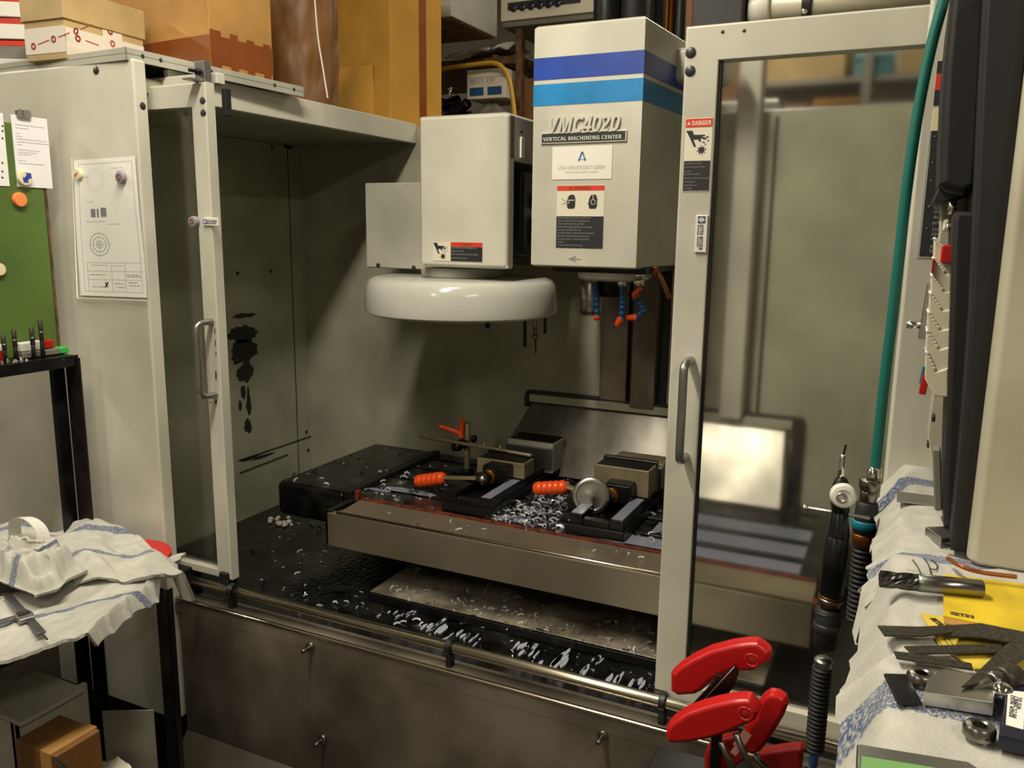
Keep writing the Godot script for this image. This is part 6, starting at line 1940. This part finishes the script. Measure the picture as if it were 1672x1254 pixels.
	for q in [[1663, 1138, 1660, 1158, 0.0011], [1656, 1137, 1653, 1172, 0.0009], [1650, 1135, 1647, 1170, 0.0009]]:
		var p0 := P(q[0], q[1], "y", ty + 0.0108)
		var p1 := P(q[2], q[3], "y", ty + 0.0108)
		var ux := (p1 - p0).normalized()
		g.text("CNMG 12 04" if q[0] == 1656 else ("10 Stk" if q[0] == 1663 else "DIN 4968"), p0, ux, Y.cross(ux), q[4] * 1.6, 0.0002, true, p0.distance_to(p1))
	W("lettering", g, "label_black", lp)
	# green tin at the lower border
	t = thing("green_tin", "green topped metal tin at the lower border of the towel", "tin", P(1470, 1250, "y", ty))
	var gt := [[1398, 1229], [1580, 1259], [1640, 1300], [1395, 1300]]
	W("tin_body", slab(gt, ty - 0.004, 0.007, 0.0015), "satin", t)
	W("tin_lid", slab([[1407, 1236], [1570, 1262], [1620, 1300], [1402, 1300]], ty + 0.0025, 0.0010, 0.0004), "tin_green", t)
	one("copper_wire", G.new().tube(spline([P(1548, 912, "y", ty + 0.012), P(1570, 925, "y", ty + 0.016), P(1605, 935, "y", ty + 0.012), P(1660, 942, "y", ty + 0.012)], 5), 0.0022, 8), "copper", "reddish cable lying below the pendant's lower edge", "cable")
	# spring hooks
	var hook_names := ["thin bent wire behind the end mill, leftmost of three", "thin bent wire behind the end mill, middle of three", "thin wire bent to a hook behind the end mill's green ring"]
	var hk := 0
	for q in [[[1490, 914], [1498, 925], [1505, 940]], [[1509, 912], [1516, 922], [1521, 941]], [[1520, 914], [1530, 922], [1528, 930], [1518, 928]]]:
		var ps := []
		for k in q:
			ps.append(P(k[0], k[1], "y", ty + 0.003))
		one("bent_wire", G.new().tube(spline(ps, 4), 0.0006, 6), "blade", hook_names[hk], "wire", "bent wires on the side shelf")
		hk += 1

func box_letters(parent: Node, s: String, a: Vector3, b: Vector3, y: float) -> void:
	var u := (b - a)
	u.y = 0
	var w := u.length() / 3.0
	u = u.normalized()
	var v := Y.cross(u).normalized()
	if v.z > 0:
		v = -v
	var g := G.new()
	var gl := G.new()
	for i in 3:
		var o := Vector3(a.x, y, a.z) + u * w * i
		for q in [[0.0, 0.0, 1.0, 0.08], [0.0, 0.92, 1.0, 0.08], [0.0, 0.0, 0.08, 1.0], [0.92, 0.0, 0.08, 1.0]]:
			g.plate(o + u * w * (q[0] + q[2] / 2) + v * w * (q[1] + q[3] / 2), u, v, w * q[2], w * q[3], 0.0002)
		g.text(s[i], o + u * w * 0.14 + v * w * 0.15, u, v, w * 0.72, 0.0002, true, w * 0.72)
	W("lettering", g, "label_black", parent)

func build_hanging_tools() -> void:
	# test indicator holder hanging from the shelf
	var z := -1.06
	var t := thing("spring_balancer", "black hanging clamp arm with white knob and crossbar", "clamp arm", P(1365, 1080, "z", z))
	W("top_pin", G.new().cyl(P(1372, 784, "z", z), P(1377, 742, "z", z), 0.0042, 0.0036), "chrome", t)
	W("head", G.new().cyl(P(1373, 800, "z", z), P(1374, 780, "z", z), 0.0115, 0.007).cyl(P(1372, 836, "z", z), P(1373, 800, "z", z), 0.011, 0.012), "black_oxide", t)
	var kc := P(1374, 812, "z", z + 0.016)
	W("knob", G.new().lathe(kc - Z * 0.014, G.frame(Vector3(0.15, 0.1, 1.0)), [[0.0, 0.0], [0.012, 0.0], [0.0152, 0.004], [0.0152, 0.012], [0.013, 0.0155], [0.0085, 0.0165], [0.008, 0.0145], [0.0, 0.0145]], 36), "plastic_white", t)
	W("knob_centre", G.new().ring(kc + Vector3(0.0003, 0.0002, 0.0028), Vector3(0.15, 0.1, 1.0), 0.0066, 0.0036, 0.002), "satin", t)
	W("crossbar", G.new().cyl(P(1314, 829, "z", z), P(1420, 846, "z", z), 0.0027, 0.0022).cyl(P(1311, 828.5, "z", z), P(1319, 830, "z", z), 0.0042), "satin", t)
	W("neck", G.new().cyl(P(1369, 876, "z", z), P(1372, 832, "z", z), 0.0135, 0.0095), "black_oxide", t)
	W("grip", G.new().cyl(P(1356, 972, "z", z), P(1368, 872, "z", z), 0.0155, 0.0135, 32, 0.004), "black_oxide", t)
	W("ferrule", G.new().cyl(P(1354, 990, "z", z), P(1356, 970, "z", z), 0.0125, 0.0145), "brass", t)
	W("ferrule_rim", G.new().cyl(P(1355, 982, "z", z), P(1356, 975, "z", z), 0.0155), "steel", t)
	W("coupling", G.new().cyl(P(1347, 1058, "z", z), P(1353, 992, "z", z), 0.0145, 0.016, 28, 0.003), "rubber", t)
	W("grip_ring", G.new().cyl(P(1350, 1030, "z", z), P(1351, 1016, "z", z), 0.0168).cyl(P(1352, 1000, "z", z), P(1352, 996, "z", z), 0.0166), "plug", t)
	W("silver_joint", G.new().cyl(P(1343, 1092, "z", z), P(1345, 1074, "z", z), 0.0105, 0.0115, 24, 0.003), "satin", t)
	var g := G.new()
	var h0 := P(1342, 1092, "z", z)
	var h1 := P(1330, 1222, "z", z)
	for i in 20:
		var c := h0.lerp(h1, i / 19.0)
		g.ring(c, h1 - h0, 0.0125, 0.004, 0.0055, 16)
	W("ribbed_sleeve", g, "rubber", t)
	W("blue_tube", G.new().cyl(P(1330, 1222, "z", z), P(1328, 1250, "z", z), 0.006).cyl(P(1328, 1250, "z", z), P(1322, 1330, "z", z), 0.0045), "bin_blue", t)
	# hang it: hook from pin to the shelf
	var p := P(1377, 742, "z", z)
	W("hook_wire", G.new().tube([p - Y * 0.002, p + Vector3(0.002, 0.012, -0.002)], 0.0014, 6), "dark_steel", t)
	# green hose with connector
	var zh := -1.14
	t = thing("air_hose", "green air hose running down to a chromed connector behind the towel", "hose", P(1430, 900, "z", zh))
	var hp := []
	for q in [[1560, -70], [1541, 0], [1522, 70], [1505, 150], [1490, 240], [1478, 330], [1468, 420], [1458, 510], [1447, 600], [1437, 690], [1430, 762]]:
		hp.append(P(q[0], q[1], "z", zh))
	W("hose", G.new().tube(spline(hp, 5), 0.0066, 14), "hose_green", t)
	W("nut", G.new().cyl(P(1426, 780, "z", zh), P(1429, 762, "z", zh), 0.0098, 0.008, 20, 0.002), "chrome", t)
	W("connector", G.new().cyl(P(1419, 800, "z", zh), P(1421, 782, "z", zh), 0.0125, 0.0135).cyl(P(1417, 818, "z", zh), P(1419, 800, "z", zh), 0.011), "steel", t)
	W("valve_body", G.new().cyl(P(1412, 870, "z", zh), P(1416, 818, "z", zh), 0.016, 0.0135, 24, 0.003), "rubber", t)
	W("teal_ring", G.new().cyl(P(1411, 862, "z", zh), P(1412, 848, "z", zh), 0.0165), "teal", t)
	W("lower_ring", G.new().cyl(P(1409, 888, "z", zh), P(1411, 870, "z", zh), 0.0145, 0.0155), "brass", t)
	g = G.new()
	h0 = P(1409, 890, "z", zh)
	h1 = P(1398, 1010, "z", zh)
	for i in 16:
		g.ring(h0.lerp(h1, i / 15.0), h1 - h0, 0.0135, 0.004, 0.0065, 16)
	W("ribbed_sleeve", g, "rubber", t)

func build_hex_keys() -> void:
	# holder below the frame that carries the T-handled keys
	var t := thing("key_rack", "steel rack below the frame that carries the hex keys", "rack", Vector3(-0.1, 1.02, -0.74))
	W("plate", G.new().bb(Vector3(-0.20, 1.045, -0.80), Vector3(0.09, 1.055, -0.66), 0.002), "dark_steel", t)
	W("arm", G.new().bb(Vector3(0.05, 1.05, -0.78), Vector3(0.09, 1.248, -0.76), 0.002), "dark_steel", t)
	# outlines measured in a 5.6 times enlarged crop
	var crop := func(l: Array) -> Array:
		var o := []
		for q in l:
			o.append([1060 + q[0] / 5.6, 1030 + q[1] / 5.6])
		return o
	var up := [[190, 405], [270, 330], [400, 252], [550, 182], [750, 130], [900, 110], [985, 112], [1045, 150], [1100, 205], [1110, 250], [1098, 292], [1000, 350], [930, 390], [850, 385], [760, 385], [600, 455], [480, 560], [400, 600], [250, 610], [190, 570]]
	var lo := [[142, 960], [150, 895], [200, 840], [330, 755], [470, 705], [600, 668], [740, 640], [860, 630], [915, 640], [980, 710], [1000, 760], [960, 840], [880, 880], [760, 930], [660, 975], [560, 1003], [420, 1030], [300, 1046], [180, 1048], [148, 1020]]
	var sl := [[985, 690], [1040, 615], [1100, 578], [1180, 590], [1240, 630], [1268, 690], [1225, 800], [1140, 940], [1060, 1060], [1000, 1130], [930, 1160], [880, 1120], [840, 1060], [880, 880], [960, 800]]
	var hexes := [
		["red T-handled hex key, uppermost of the group", up, -0.775, 0.020, [[938, 272]], []],
		["red T-handled hex key with hole, nearest of the group", lo, -0.725, 0.022, [[878, 762]], [[650, 1015, 770, 1260], [790, 940, 930, 1260]]],
		["red T-handled hex key standing on end with pale print", sl, -0.752, 0.018, [], [[960, 1140, 1090, 1280]]]]
	for h in hexes:
		var o := P(1060 + h[1][0][0] / 5.6, 1030 + h[1][0][1] / 5.6, "z", h[2])
		var k: Node3D = thing("hex_key", h[0], "hex key", Vector3(o.x + 0.04, 1.05, h[2]), "red hex keys at the lower edge")
		W("handle", upright(crop.call(h[1]), h[2] + h[3] * 0.5, h[3], 0.0055), "red_plastic", k)
		for q in h[4]:
			var c := P(1060 + q[0] / 5.6, 1030 + q[1] / 5.6, "z", h[2] + h[3] * 0.5)
			W("hole", G.new().ring(c, Z, 0.0075, 0.0048, 0.0016, 24), "red_plastic", k)
			W("hole_bottom", G.new().cyl(c - Z * 0.004, c + Z * 0.0004, 0.0048), "red_dull", k)
		for q in h[5]:
			var c0 := P(1060 + q[0] / 5.6, 1030 + q[1] / 5.6, "z", h[2] + 0.008)
			var c1 := P(1060 + q[2] / 5.6, 1030 + q[3] / 5.6, "z", h[2] + 0.008)
			W("blade", G.new().cyl(c0, c1 + (c1 - c0) * 0.15, 0.003, 0.003, 6), "steel", k)
	# pale print on the standing key
	var k3 := get_node("hex_key_002")
	var o3 := P(1220, 1215, "z", -0.7425)
	var ux := (P(1248, 1168, "z", -0.7425) - P(1222, 1204, "z", -0.7425)).normalized()
	W("print", G.new().plate(P(1212, 1208, "z", -0.7429), ux, Z.cross(ux), 0.020, 0.009, 0.0004).plate(P(1202, 1224, "z", -0.7429), ux, Z.cross(ux), 0.012, 0.006, 0.0004), "hex_print", k3)
	# fourth and fifth handles behind
	for h in [["red T-handled hex key behind the nearest one, cut by the lower border", [[495, 1160], [520, 1090], [580, 1000], [700, 980], [800, 960], [860, 1080], [890, 1190], [720, 1290], [500, 1290]], -0.765, 0.014], ["dull red T-handle lying at the lower border, rightmost", [[1000, 1130], [1100, 1108], [1240, 1085], [1380, 1070], [1415, 1090], [1400, 1200], [1390, 1290], [1000, 1290]], -0.775, 0.016]]:
		var o := P(1060 + h[1][0][0] / 5.6, 1030 + h[1][0][1] / 5.6, "z", h[2])
		var k: Node3D = thing("hex_key", h[0], "hex key", Vector3(o.x + 0.02, 1.05, h[2]), "red hex keys at the lower edge")
		W("handle", upright(crop.call(h[1]), h[2] + h[3] * 0.5, h[3], 0.004), "red_dull", k)
		W("blade", G.new().cyl(Vector3(o.x + 0.03, 1.10, h[2]), Vector3(o.x + 0.03, 1.03, h[2]), 0.003, 0.003, 6), "steel", k)
	# black steel blade between the handles
	var bk := thing("black_blade", "black steel blade with bright edge between the red handles", "blade", P(1160, 1150, "z", -0.75))
	W("blade", upright(crop.call([[320, 760], [600, 455], [785, 325], [815, 400], [790, 480], [690, 640], [420, 760], [330, 800]]), -0.748, 0.006, 0.0008), "black_oxide", bk)
	W("bright_edge", G.new().cyl(P(1060 + 425 / 5.6, 1030 + 715 / 5.6, "z", -0.747), P(1060 + 782 / 5.6, 1030 + 328 / 5.6, "z", -0.747), 0.0006), "satin", bk)
	W("tang", G.new().bb(Vector3(-0.135, 1.05, -0.754), Vector3(-0.125, 1.18, -0.748), 0.001), "black_oxide", bk)
